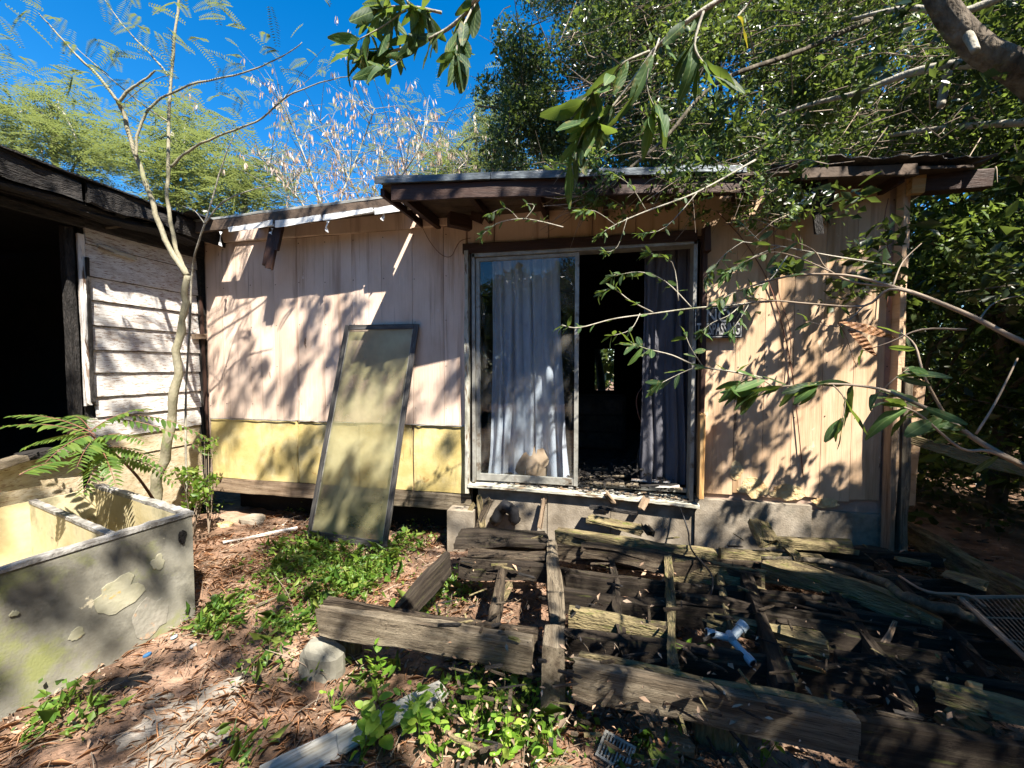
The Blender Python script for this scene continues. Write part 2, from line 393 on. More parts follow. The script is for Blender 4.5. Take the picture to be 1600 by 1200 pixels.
# ================================================================== THE PINK HOUSE
EAVE = 1.33
house = thing('pink_house', (-0.9, WALL, -1.6), 'pink and peach painted house with vertical groove siding, broken eaves and a sliding door', 'house')
XL, XR, DXL, DXR = -4.03, 2.17, -1.08, 0.76
ZT = 1.42; ZHEAD = 1.06; ZSILL = -1.03; ZSEAM = -0.53; ZPB = -1.155; ZSK = -1.31
wall = MB()
BY = WALL + 0.02
wall.box((XL, BY, ZSK), (DXL - .06, BY + .10, ZT))
wall.box((DXL - .06, BY, ZHEAD), (DXR + .06, BY + .10, ZT))
wall.box((DXR + .06, BY, -1.10), (XR, BY + .10, ZT))
wall_o = wall.build('wall', M_['groove'], house)
# groove positions read off the photograph
gl = [324, 349, 390, 429, 466, 507, 551, 597, 645, 694, 729]
gx = [on_y(p, 500, WALL).x for p in gl]
def wall_board(x0, x1, z0, z1, m, bow=0.0, y=WALL, name='wall_board', seed=0, lift=0.0, t=0.018):
    """one strip of grooved siding, with a little bow and lifted lower edge"""
    b = MB(); n = 10; g = 0.0016
    rng = random.Random(int(seed * 100) + int(x0 * 1000))
    xo = [x0 + g, (x0 + x1) / 2, x1 - g]
    for k in range(n + 1):
        t_ = k / n; z = z1 + (z0 - z1) * t_
        for a, x in enumerate(xo):
            yy = y - bow * math.sin(math.pi * t_) - lift * max(0, t_ - 0.8) ** 2 * 25 * (0.5 + 0.5 * noise.noise(Vector((x * 3, 1.3, seed)))) - 0.002 * noise.noise(Vector((x * 4, z * 4, seed)))
            zz = z + (0.004 * rng.uniform(-1, 1) if k in (0, n) else 0)
            b.v.append((x, yy, zz))
        for x in xo: b.v.append((x, y + t, z))
    for k in range(n):
        r = k * 6; s = r + 6
        b.f += [(r, s, s+1, r+1), (r+1, s+1, s+2, r+2), (r+3, s+3, s, r), (r+2, s+2, s+5, r+5)]
    b.f += [(0,1,4,3), (1,2,5,4)]; r = n * 6; b.f += [(r, r+3, r+4, r+1), (r+1, r+4, r+5, r+2)]
    o = b.build(name, m, wall_o)
    return o
for i in range(len(gx) - 1):
    wall_board(gx[i], gx[i+1], ZSEAM + 0.004, ZT - 0.15, M_['pink'], 0.004, seed=i, lift=0.022 if i > 3 else 0.006)
# top nailer boards over the siding
for (p0, p1) in ((324, 466), (466, 645), (645, 735)):
    a = on_y(p0, 400, WALL).x; c = on_y(p1, 400, WALL).x
    board('frieze_board', wall_o, (a + .003, WALL - 0.010, ZT), (c - .003, WALL - 0.010, ZT), 0.03, 0.145, M_['pink'])
# yellow lower panels
for n_, (p0, p1) in enumerate(((331, 465), (467, 560), (562, 644), (647, 733))):
    a = on_y(p0, 700, WALL).x; c = on_y(p1, 700, WALL).x
    wall_board(a, c, ZPB, ZSEAM - 0.006, M_['yellow'], 0.012, y=WALL + 0.003, name='lower_panel', seed=40 + n_, lift=0.012)
board('skirt_board', house, (XL + .02, WALL + 0.012, ZPB - 0.006), (-2.6, WALL + 0.012, ZPB - 0.006), 0.03, 0.145, M_['raww'])
board('skirt_board', house, (-2.59, WALL + 0.012, ZPB - 0.006), (-1.12, WALL + 0.012, ZPB - 0.012), 0.03, 0.15, M_['greyw'])
# thin dark lip where the upper sheets end
seam = MB()
for (p0, p1) in ((330, 463), (468, 560), (636, 733)):
    a = on_y(p0, 655, WALL).x; c = on_y(p1, 655, WALL).x; N_ = 14
    pts = [(a + (c - a) * k / N_, WALL - .012 - .012 * noise.noise(Vector((k * .8, p0, 0))), ZSEAM - 0.002 + 0.008 * noise.noise(Vector((k * .9, p0, 4)))) for k in range(N_ + 1)]
    seam.tube(pts, 0.0055, 5)
seam.build('flashing_lip', M_['metal'], house)
# boards above the door
for (p0, p1) in ((731, 772), (773, 857), (858, 925), (926, 993), (994, 1060), (1061, 1109)):
    a = on_y(p0, 350, WALL).x; c = on_y(p1, 350, WALL).x
    wall_board(a, c, ZHEAD - 0.01, ZT - 0.0, M_['ochre'] if p0 > 850 else M_['pink'], 0.002, seed=p0)
# right hand wall
gr = [1102, 1150, 1196, 1241, 1288, 1336, 1384]
grx = [on_y(p, 500, WALL).x for p in gr]
for i in range(len(grx) - 1):
    wall_board(grx[i], grx[i+1], -1.02 + 0.02 * (i % 2), ZT, M_['ochre'], 0.003, seed=90 + i)
board('corner_board', house, (grx[-1] + .045, WALL - .006, ZT), (grx[-1] + .045, WALL - .006, -1.08), 0.025, 0.085, M_['ochre'], up=(0, 1, 0))
board('corner_board', house, (XR - .02, WALL - .010, ZT), (XR - .02, WALL - .010, -0.28), 0.03, 0.05, M_['ochre'], up=(0, 1, 0))
board('corner_post', house, (XR - .09, WALL - .03, -0.20), (XR - .075, WALL - .03, -1.38), 0.035, 0.09, M_['raww'], up=(0, 1, 0), jag=.03)
board('corner_post', house, (XR + .00, WALL - .02, 0.02), (XR + .01, WALL - .02, -1.36), 0.05, 0.085, M_['greyw'], up=(0, 1, 0), jag=.03)
# side wall going back
for k in range(12):
    y0 = WALL + .02 + k * .3
    b = MB().box((XR, y0, -1.1), (XR + .018, y0 + .294, ZT)); b.build('wall_board', M_['ochre'], wall_o)
nl = MB()
for x in gx[:-1] + grx:
    for z in [ZT - .2, ZT - .6, ZT - 1.0, ZT - 1.4, ZT - 1.8]:
        zz = z + random.uniform(-.02, .02); xx = x + .02 + random.uniform(-.004, .004)
        if zz > -.5 or x > .7: nl.tube([(xx, WALL - .006, zz), (xx, WALL - .001, zz)], .0045, 6)
o = nl.build('nail_head', M_['sheath'], wall_o); o['kind'] = 'stuff'
# bare, chipped foot of the right wall
def blob_patch(name, c, rx, rz, y, t, m, parent, seed, n=26):
    b = MB(); front = []
    for k in range(n):
        w = 2 * math.pi * k / n
        rr = 1 + 0.45 * noise.noise(Vector((math.cos(w) * 1.6, math.sin(w) * 1.6, seed))) + 0.12 * noise.noise(Vector((math.cos(w) * 6, math.sin(w) * 6, seed)))
        front.append((c[0] + rx * rr * math.cos(w), c[1] + rz * rr * math.sin(w)))
    b.v = [(x, y - t, z) for x, z in front] + [(x, y + .003, z) for x, z in front]
    b.f = [tuple(range(n))] + [(k, k + n, (k+1) % n + n, (k+1) % n) for k in range(n)]
    return b.build(name, m, parent)
for (px, py, rx, rz) in ((1178, 762, .11, .07), (1232, 770, .12, .06), (1150, 735, .05, .07), (1290, 785, .10, .035)):
    p = on_y(px, py, WALL); blob_patch('bare_patch', (p.x, p.z), rx, rz, WALL - .003, .002, M_['chip'], wall_o, px)

# foundation under the door and right wall
found = MB()
fz = -1.9
def fseg(a, c, z1, y): found.box((a, y, fz), (c, y + .25, z1))
fseg(-1.05, -0.42, -1.095, WALL - .01); fseg(-0.415, 0.12, -1.10, WALL - .018); fseg(0.125, 0.78, -1.10, WALL - .006)
fseg(0.785, 1.62, -1.06, WALL - .03); fseg(1.625, 2.15, -1.10, WALL - .01)
found.build('foundation', M_['concrete'], house)
pier = MB().box((-1.30, WALL - .14, -1.9), (-1.06, WALL + .1, -1.27)); pier.build('foundation_pier', M_['concrete'], house)
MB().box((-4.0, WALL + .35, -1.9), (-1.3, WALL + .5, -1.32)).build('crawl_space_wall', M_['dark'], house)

# ---- sliding door
dz0, dz1 = ZSILL, ZHEAD - .055
hdr = board('door_header', house, on_y(724, 392, WALL - .03) + Vector((0, 0, .055)), on_y(1089, 369, WALL - .03) + Vector((0, 0, .045)), 0.04, 0.085, M_['brownwood'])
board('door_header', house, on_y(1100, 356, WALL - .03), on_y(1100, 400, WALL - .03), 0.045, 0.11, M_['brownwood'], up=(0, 1, 0), jag=.02)
board('door_casing', house, (DXL - .055, WALL - .012, 1.03), (DXL - .06, WALL - .012, -1.13), 0.035, 0.055, M_['whitepaint'], up=(0, 1, 0))
board('door_casing', house, (DXR + .055, WALL - .012, 1.0), (DXR + .055, WALL - .012, -0.35), 0.03, 0.065, M_['brownwood'], up=(0, 1, 0))
board('door_casing', house, (DXR + .055, WALL - .016, -0.352), (DXR + .055, WALL - .016, -1.05), 0.035, 0.085, M_['orangew'], up=(0, 1, 0), jag=.02)
fr = MB()
fr.box((DXL - .015, WALL - .035, dz0), (DXL + .012, WALL + .10, dz1)); fr.box((DXR - .02, WALL - .035, dz0 - .05), (DXR + .008, WALL + .10, dz1))
fr.box((DXL - .012, WALL - .035, dz1 - .028), (DXR + .005, WALL + .10, dz1 + .003))
door = fr.build('door_frame', M_['metal'], house)
b = MB(); n = 12      # sill, sagging to the right
for k in range(n):
    xa = DXL - .05 + (DXR - DXL + .10) * k / n; xb = DXL - .05 + (DXR - DXL + .10) * (k + 1) / n
    za = dz0 - .005 - .055 * (k / n) ** 2; zb = dz0 - .005 - .055 * ((k + 1) / n) ** 2
    b.hexa([(xa, WALL - .075, za - .035), (xb, WALL - .075, zb - .035), (xb, WALL + .11, zb - .02), (xa, WALL + .11, za - .02),
            (xa, WALL - .075, za - .012), (xb, WALL - .075, zb - .012), (xb, WALL + .11, zb + .01), (xa, WALL + .11, za + .01)])
b.build('sill', M_['whitepaint'], door)
xm = on_y(903, 560, WALL).x
sash = MB(); sy0, sy1 = WALL - .012, WALL + .022
sash.box((DXL + .016, sy0, dz0 + .012), (DXL + .05, sy1, dz1 - .032))
sash.box((xm - .028, sy0 - .004, dz0 + .012), (xm + .006, sy1 + .004, dz1 - .032))
sash.box((DXL + .05, sy0, dz0 + .014), (xm - .028, sy1, dz0 + .072)); sash.box((DXL + .05, sy0, dz1 - .062), (xm - .028, sy1, dz1 - .034))
sash_o = sash.build('sliding_sash', M_['metal'], house)
gm = bpy.data.materials.new('window_glass'); gm.use_nodes = True
N = gm.node_tree.nodes; Lk = gm.node_tree.links; bs = N['Principled BSDF']; N.remove(bs)
tr = N.new('ShaderNodeBsdfTransparent'); tr.inputs[0].default_value = (.94, .96, .96, 1); gl_ = N.new('ShaderNodeBsdfGlossy'); gl_.inputs['Roughness'].default_value = .015
gl_.inputs['Color'].default_value = (.9, .95, 1, 1)
fn = N.new('ShaderNodeFresnel'); fn.inputs['IOR'].default_value = 1.55
nz = N.new('ShaderNodeTexNoise'); nz.inputs['Scale'].default_value = 1.6; bp = N.new('ShaderNodeBump'); bp.inputs['Strength'].default_value = .08; bp.inputs['Distance'].default_value = .02
Lk.new(nz.outputs['Fac'], bp.inputs['Height']); Lk.new(bp.outputs[0], gl_.inputs['Normal'])
df = N.new('ShaderNodeBsdfDiffuse'); df.inputs[0].default_value = (.5, .47, .42, 1)
n3 = N.new('ShaderNodeTexNoise'); n3.inputs['Scale'].default_value = 6; n3.inputs['Detail'].default_value = 8
mr = N.new('ShaderNodeMapRange'); mr.inputs['From Min'].default_value = .45; mr.inputs['From Max'].default_value = .8; mr.inputs['To Max'].default_value = .16
Lk.new(n3.outputs['Fac'], mr.inputs['Value'])
mx = N.new('ShaderNodeMixShader'); mx2 = N.new('ShaderNodeMixShader')
geo = N.new('ShaderNodeNewGeometry'); inv = N.new('ShaderNodeMath'); inv.operation = 'SUBTRACT'; inv.inputs[0].default_value = 1.0; mu = N.new('ShaderNodeMath'); mu.operation = 'MULTIPLY'
Lk.new(geo.outputs['Backfacing'], inv.inputs[1]); Lk.new(fn.outputs[0], mu.inputs[0]); Lk.new(inv.outputs[0], mu.inputs[1]); Lk.new(mu.outputs[0], mx.inputs[0]); Lk.new(tr.outputs[0], mx.inputs[1]); Lk.new(gl_.outputs[0], mx.inputs[2])
Lk.new(mr.outputs[0], mx2.inputs[0]); Lk.new(mx.outputs[0], mx2.inputs[1]); Lk.new(df.outputs[0], mx2.inputs[2]); Lk.new(mx2.outputs[0], N['Material Output'].inputs['Surface'])
MB().box((DXL + .048, WALL + .003, dz0 + .07), (xm - .026, WALL + .008, dz1 - .06)).build('glass_pane', gm, sash_o)
# inner track
MB().box((xm + .01, WALL + .06, dz0 - .01), (DXR - .022, WALL + .09, dz0 + .02)).build('track', M_['metal'], door)

# ---- interior room
room = MB()
RB = 7.4; FL = -1.05
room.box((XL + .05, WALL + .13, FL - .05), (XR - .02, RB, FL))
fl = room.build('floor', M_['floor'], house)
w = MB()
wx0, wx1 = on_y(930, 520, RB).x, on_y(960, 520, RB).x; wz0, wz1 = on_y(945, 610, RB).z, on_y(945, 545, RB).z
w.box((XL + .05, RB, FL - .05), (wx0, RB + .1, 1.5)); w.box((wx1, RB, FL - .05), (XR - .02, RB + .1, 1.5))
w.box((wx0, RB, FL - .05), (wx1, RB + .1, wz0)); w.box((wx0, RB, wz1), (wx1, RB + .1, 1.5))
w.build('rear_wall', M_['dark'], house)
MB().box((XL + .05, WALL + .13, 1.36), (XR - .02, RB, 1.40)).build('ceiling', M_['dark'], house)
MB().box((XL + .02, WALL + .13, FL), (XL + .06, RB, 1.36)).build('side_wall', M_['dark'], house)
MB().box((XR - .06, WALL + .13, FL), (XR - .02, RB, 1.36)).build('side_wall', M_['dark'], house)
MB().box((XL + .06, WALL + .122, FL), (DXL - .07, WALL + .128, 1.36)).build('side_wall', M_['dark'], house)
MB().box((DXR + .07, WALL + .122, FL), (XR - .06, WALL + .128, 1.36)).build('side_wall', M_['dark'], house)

# ---- roof
UX0 = -1.57                     # left end of the upper roof
def eave_y(x):                  # ragged front line of the upper roof
    return 2.76 + (x + 1.57) * 0.13 if x < 0.7 else 3.055 + (x - .7) * 0.14
rafters = MB()
for k in range(9):
    x = -1.42 + k * .49
    if x > 2.2: break
    y0 = eave_y(x) + .04
    board('rafter', house, (x, y0, EAVE - .012), (x + .01, WALL + 1.2, EAVE + .03), 0.04, 0.065 if k % 3 else .08, M_['brownwood'], jag=.012)
# roof deck boards run along x; over the right part some are missing
rows = [(0.00, .14), (.145, .14), (.29, .14), (.435, .14), (.58, .14)]
def roof_board(x0, x1, o0, w_, m=None, dz=0):
    ya = eave_y((x0 + x1) / 2) + o0 + w_ / 2; slope = .13 if x1 < 1 else .14
    board('roof_board', house, (x0, eave_y(x0) + o0 + w_ / 2, EAVE + .012 + o0 * .03 + dz), (x1, eave_y(x1) + o0 + w_ / 2, EAVE + .012 + o0 * .03 + dz), w_, 0.02, m or M_['raww'], jag=.02)
for o0, w_ in rows:
    roof_board(UX0, -.2, o0, w_, M_['sheath']); roof_board(-.195, .88, o0, w_, M_['sheath'])
roof_board(.885, 1.35, .0, .10, M_['sheath']); roof_board(.885, 1.2, .31, .07, M_['sheath'])
roof_board(1.36, 2.42, .0, .14, M_['sheath']); roof_board(1.36, 2.45, .145, .14, M_['sheath']); roof_board(1.36, 2.45, .29, .14, M_['raww']); 
MB().hexa([(UX0, WALL, EAVE + .035), (2.5, WALL, EAVE + .035), (2.5, 7.8, EAVE + .12), (UX0, 7.8, EAVE + .12), (UX0, WALL, EAVE + .06), (2.5, WALL, EAVE + .06), (2.5, 7.8, EAVE + .15), (UX0, 7.8, EAVE + .15)]).build('roof', M_['roof'], house)
# shingle sheets, ragged, on the overhang
rs = random.Random(5)
def sheet(name, x0, x1, y0, y1, z, m, curl=.03, nx=14, ny=5, seed=0, thick=.006, parent=None, rag=.03):
    b = MB()
    for L in (0, 1):
        for j in range(ny + 1):
            for i in range(nx + 1):
                x = x0 + (x1 - x0) * i / nx; t = j / ny
                ya = (y0(x) if callable(y0) else y0); yb = (y1(x) if callable(y1) else y1)
                y = ya + (yb - ya) * t + (rag * noise.noise(Vector((x * 9, seed, 2))) if j == 0 else 0)
                zz = (z(x, y) if callable(z) else z) + curl * noise.noise(Vector((x * 3, y * 3, seed))) * (1 - t * .6)
                b.v.append((x, y, zz + (thick if L == 0 else 0)))
    S = (nx + 1) * (ny + 1)
    for j in range(ny):
        for i in range(nx):
            a = j * (nx + 1) + i
            b.f.append((a, a + 1, a + nx + 2, a + nx + 1)); b.f.append((S + a, S + a + nx + 1, S + a + nx + 2, S + a + 1))
    for i in range(nx):
        b.f.append((i, i + S, i + 1 + S, i + 1)); a = ny * (nx + 1) + i; b.f.append((a, a + 1, a + 1 + S, a + S))
    for j in range(ny):
        a = j * (nx + 1); b.f.append((a, a + nx + 1, a + nx + 1 + S, a + S)); c = a + nx; b.f.append((c, c + S, c + nx + 1 + S, c + nx + 1))
    return b.build(name, m, parent)
for (a, c) in ((UX0 - .02, -.6), (-.595, .3), (.305, .95)):
    sheet('roofing_sheet', a, c, lambda x: eave_y(x) - .03, WALL, EAVE + .040, M_['roof'], .014, seed=a, parent=house, rag=.02)
for k, (a, c, d0, d1, z) in enumerate(((.9, 1.5, .02, .26, .035), (1.45, 2.0, -.05, .34, .05), (1.8, 2.5, -.02, .33, .06), (1.3, 1.8, .22, .55, .075), (1.95, 2.58, .05, .5, .085))):
    sheet('roofing_sheet', a, c, lambda x: eave_y(x) + d0, lambda x: eave_y(x) + d1, EAVE + z, M_['roof'], .06, seed=k + 10, parent=house, rag=.10)
# drip edge and fascia
xs_ = [UX0 - .02, -.75, .0, .55, .98]
for i in range(4):
    a, c = xs_[i], xs_[i + 1]
    board('drip_edge', house, (a, eave_y(a) - .035, EAVE + .052), (c - .004, eave_y(c) - .035, EAVE + .052 - .006 * i), .02, .048, M_['drip'], wear=.002)
board('fascia_board', house, (UX0 + .09, eave_y(UX0) + .005, EAVE + .002), (-.1, eave_y(-.1) + .005, EAVE + .002), .028, .115, M_['brownwood'])
board('fascia_board', house, (-.095, eave_y(-.1) + .005, EAVE + .002), (.98, eave_y(.98) + .005, EAVE - .004), .028, .12, M_['brownwood'], jag=.03)
board('fascia_board', house, (1.32, eave_y(1.32) + .0, EAVE + .02), (2.1, eave_y(2.1) + .01, EAVE + .025), .03, .07, M_['sheath'], jag=.04)
# rake board of the upper roof, left end
board('rake_board', house, (UX0 - .0, eave_y(UX0) + .03, EAVE + .0), (UX0, WALL - .01, EAVE + .0), .03, .055, M_['brownwood'])
# beam end at the right corner
board('corner_beam', house, (2.19, WALL - .10, EAVE + .005), (2.56, WALL - .13, EAVE - .01), .09, .12, M_['brownwood'])
board('beam_block', house, (2.10, WALL - .13, EAVE + .0), (2.20, WALL - .13, EAVE + .0), .06, .13, M_['orangew'], jag=.02)
board('soffit_block', house, (-1.22, WALL - .30, EAVE - .05), (-1.05, WALL - .16, EAVE - .06), .07, .11, M_['brownwood'], jag=.03)
board('soffit_block', house, (-1.02, WALL - .22, EAVE - .03), (-.9, WALL - .30, EAVE - .10), .05, .07, M_['brownwood'], jag=.03)
# lower roof over the left part
LX0, LX1 = -4.25, -1.60
LO = WALL - .29
def lz(x): return 1.35 + (x + 4.25) * 0.030
MB().hexa([(LX0, WALL + .03, lz(LX0)), (LX1, WALL + .03, lz(LX1)), (LX1, 7.8, lz(LX1) + .05), (LX0, 7.8, lz(LX0) + .05), (LX0, WALL + .03, lz(LX0) + .03), (LX1, WALL + .03, lz(LX1) + .03), (LX1, 7.8, lz(LX1) + .08), (LX0, 7.8, lz(LX0) + .08)]).build('roof', M_['roof'], house)
for (a, c) in ((LX0, -3.74), (-3.30, -2.4), (-2.395, LX1)):      # the overhang, with a hole near the corner
    MB().hexa([(a, LO, lz(a)), (c, LO, lz(c)), (c, WALL + .028, lz(c)), (a, WALL + .028, lz(a)), (a, LO, lz(a) + .03), (c, LO, lz(c) + .03), (c, WALL + .028, lz(c) + .03), (a, WALL + .028, lz(a) + .03)]).build('eave_board', M_['sheath'], house)
board('drip_edge', house, (LX0 + .1, LO - .014, lz(LX0) + .04), (LX1 + .03, LO - .014, lz(LX1) + .035), .02, .022, M_['metal'])
board('fascia_board', house, (LX0 + .1, LO - .012, lz(LX0) + .014), (LX1, LO - .012, lz(LX1) + .010), .025, .095, M_['sheath'])
ws = -3.38
for k in range(4):
    a = ws + k * .5; c = min(a + .52, -1.42)
    board('torn_flashing', house, (a, LO - .02 - .006 * k, lz(a) - .070), (c, LO - .022 - .006 * k, lz(c) - .064), .010, .045 + .01 * (k % 2), M_['whitemetal'], jag=.04, wear=.007)
for (px, py, ln, w_) in ((345, 372, .13, .035), (512, 352, .10, .05), (600, 335, .08, .05), (425, 360, .05, .03)):
    p = on_y(px, py, LO - .03)
    b = MB(); z1 = p.z + ln * .5
    for k in range(5):
        t = k / 4; xx = p.x + .03 * noise.noise(Vector((k * .9, px, 0))) - .02 * t; ww = w_ * (1 - .75 * t)
        b.v += [(xx - ww / 2, p.y + .02 * math.sin(k), z1 - ln * t), (xx + ww / 2, p.y - .015 * math.sin(k * 1.3), z1 - ln * t - .01)]
        b.v += [(xx - ww / 2, p.y + .02 * math.sin(k) + .003, z1 - ln * t), (xx + ww / 2, p.y - .015 * math.sin(k * 1.3) + .003, z1 - ln * t - .01)]
    for k in range(4):
        r = k * 4; b.f += [(r, r+4, r+5, r+1), (r+2, r+3, r+7, r+6), (r, r+2, r+6, r+4), (r+1, r+5, r+7, r+3)]
    b.build('torn_flashing', M_['whitemetal'], house)
# rotten wood hanging from the lower eave
for (a, c, w_) in (((436, 350), (422, 424), .07), ((428, 352), (416, 418), .045), ((443, 352), (434, 395), .03)):
    board('hanging_splinter', house, on_y(*a, LO + .06), on_y(*c, LO + .04), w_, .03, M_['brownwood'], jag=.03, up=(0, 1, 0))
board('hanging_splinter', house, on_y(1275, 318, WALL - .2), on_y(1279, 372, WALL - .2), .05, .02, M_['char'], jag=.05, up=(0, 1, 0))
for (pa, pb) in (((1216, 303), (1300, 296)), ((1205, 296), (1262, 288))):
    pass
sheet('torn_felt', on_y(1206, 310, 3.25).x, on_y(1302, 310, 3.25).x, 3.22, 3.27, lambda x, y: 1.22 - (y - 3.22) * 2.2, M_['black'], .03, seed=77, parent=house, rag=.03)
for k, (pa, pb, w_) in enumerate((((1216, 316), (1232, 300), .018), ((1228, 318), (1246, 298), .022), ((1242, 300), (1262, 303), .02), ((1252, 318), (1262, 300), .016), ((1262, 318), (1272, 299), .026), ((1284, 296), (1298, 306), .03), ((1222, 318), (1270, 318), .010))):
    board('torn_flashing', house, on_y(*pa, 3.20), on_y(*pb, 3.20), w_, .004, M_['whitemetal'], jag=.012, up=(0, -1, 0), wear=.004)

# ================================================================== THE BURNT BUILDING ON THE LEFT
burnt = thing('burnt_building', (LW, 2.0, -1.6), 'fire damaged building with flaking white clapboards and a charred window opening', 'building')
OY = 2.50                       # near edge of the siding strip
zb = [1.17, 1.0, .74, .55, .345, .145, -.045, -.245, -.415, -.60, -.78]
MB().box((LW - .13, OY, -1.45), (LW - .024, WALL + .02, 1.2)).build('sheathing', M_['char'], burnt)
for i in range(len(zb) - 1):
    z1, z0 = zb[i], zb[i + 1]; rr = random.Random(i)
    b = MB(); n = 12; y0 = OY + rr.uniform(-.01, .03) + (.05 if i == 7 else 0); y1 = WALL - .035 - rr.uniform(0, .02)
    for k in range(n + 1):
        y = y0 + (y1 - y0) * k / n; wv = .003 * noise.noise(Vector((y * 6, i, 0)))
        b.v += [(LW + .004 + wv, y, z1), (LW + .022 + wv, y, z0 + .006 + .004 * noise.noise(Vector((y * 9, i, 3)))), (LW + .005, y, z0 + .006), (LW - .012, y, z1)]
    for k in range(n):
        r = k * 4; b.f += [(r, r+1, r+5, r+4), (r+1, r+2, r+6, r+5), (r+2, r+3, r+7, r+6), (r+3, r, r+4, r+7)]
    b.f += [(0, 3, 2, 1), (n*4, n*4+1, n*4+2, n*4+3)]
    b.build('siding_board', M_['siding'] if i < 9 else M_['sidingy'], burnt)
MB().hexa([(LW - .01, OY, -1.42), (LW + .012, OY, -1.42), (LW + .012, WALL - .05, -1.38), (LW - .01, WALL - .05, -1.38),
           (LW - .01, OY, -.785), (LW + .012, OY, -.785), (LW + .012, WALL - .05, -.785), (LW - .01, WALL - .05, -.785)]).build('lower_panel', M_['sidingy'], burnt)
board('corner_strip', burnt, (LW + .025, WALL - .03, 1.25), (LW + .03, WALL - .03, -1.35), .04, .045, M_['char'], up=(1, 0, 0), jag=.02)
MB().box((LW - .13, WALL - .03, -1.45), (LW + .035, WALL + .03, 1.38)).build('corner_post', M_['char'], burnt)
board('corner_strip', burnt, (LW + .05, WALL - .034, .75), (LW + .05, WALL - .012, -.9), .02, .025, M_['brownwood'], up=(1, 0, 0), jag=.02)
# blocks nailed in the corner
board('nailed_block', burnt, on_x(302, 522, LW + .05), on_x(320, 522, LW + .05), .05, .05, M_['raww'])
# opening frame
board('opening_post', burnt, (LW + .03, OY - .012, 1.08), (LW + .03, OY - .002, -.32), .042, .03, M_['siding'], up=(1, 0, 0), jag=.03)
board('opening_post', burnt, (LW + .00, OY - .07, 1.12), (LW - .0, OY - .06, -.62), .06, .06, M_['char'], up=(1, 0, 0), jag=.03)
board('opening_post', burnt, (LW + .05, OY + .015, .9), (LW + .05, OY + .015, -.30), .02, .04, M_['char'], up=(1, 0, 0), jag=.03)
board('opening_post', burnt, (LW - .02, OY - .06, -.4), (LW - .02, OY - .04, -.9), .07, .06, M_['brownwood'], up=(1, 0, 0), jag=.02)
board('header_beam', burnt, (LW + .02, -1.5, 1.30), (LW + .02, WALL, 1.30), .08, .17, M_['char'])
board('header_beam', burnt, (LW + .07, 0.0, 1.17), (LW + .06, OY + .0, 1.17), .04, .06, M_['char'], jag=.03)
# wall below the opening and broken sill
MB().box((LW - .10, -1.5, -1.7), (LW, OY - .05, -.66)).build('sill_wall', M_['sidingy'], burnt)
for k in range(9):
    y = 1.1 + k * .16; board('broken_sill', burnt, (LW + .02, y, -.62 - .02 * (k % 3)), (LW + .05, y + .2, -.60 - .015 * (k % 2)), .14, .05, M_['greyw'] if k % 2 else M_['char'], jag=.03)
# inside
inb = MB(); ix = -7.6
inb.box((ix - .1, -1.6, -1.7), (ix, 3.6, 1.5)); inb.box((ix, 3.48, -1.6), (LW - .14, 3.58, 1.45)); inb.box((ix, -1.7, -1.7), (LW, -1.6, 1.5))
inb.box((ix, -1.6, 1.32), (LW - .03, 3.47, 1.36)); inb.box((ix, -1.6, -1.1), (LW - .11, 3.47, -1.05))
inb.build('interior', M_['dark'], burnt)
# roof edge, charred, oversailing
RX = LW + .30
def edge_z(y): return 1.38 + (.0 if y > 2.6 else (2.6 - y) * .02)
yb = [-1.5, -.2, .9, 1.7, 2.35, 3.0, 3.62]
for i in range(6):
    a, c = yb[i], yb[i + 1]
    board('fascia_board', burnt, (RX, a, edge_z(a) + .0), (RX, c - .006, edge_z(c) + .0), .035, .14, M_['char'], wear=.022, jag=.03)
    pass
board('soffit_board', burnt, (RX - .12, -1.5, 1.22), (RX - .12, 3.3, 1.22), .18, .02, M_['char'], wear=.02)
def xsheet(name, y0, y1, m, seed, parent, z0=1.40, xa=RX + .05, xb=-6.5, rise=.30):
    b = MB(); nx, ny = 8, 16
    for L in (0, 1):
        for j in range(ny + 1):
            for i in range(nx + 1):
                y = y0 + (y1 - y0) * j / ny; t = i / nx; x = xa + (xb - xa) * t + (.05 * noise.noise(Vector((y * 7, seed, 1))) if i == 0 else 0)
                b.v.append((x, y, z0 + rise * t + .03 * noise.noise(Vector((x * 2.5, y * 3.5, seed))) + (.012 if L == 0 else 0)))
    S = (nx + 1) * (ny + 1)
    for j in range(ny):
        for i in range(nx):
            a = j * (nx + 1) + i; b.f += [(a, a + nx + 1, a + nx + 2, a + 1), (S + a, S + a + 1, S + a + nx + 2, S + a + nx + 1)]
        a = j * (nx + 1); b.f.append((a, a + S, a + nx + 1 + S, a + nx + 1))
    for i in range(nx):
        b.f.append((i, i + 1, i + 1 + S, i + S)); a = ny * (nx + 1) + i; b.f.append((a, a + S, a + S + 1, a + 1))
    return b.build(name, m, parent)
xsheet('roof', -1.6, 3.46, M_['char'], 3.0, burnt)
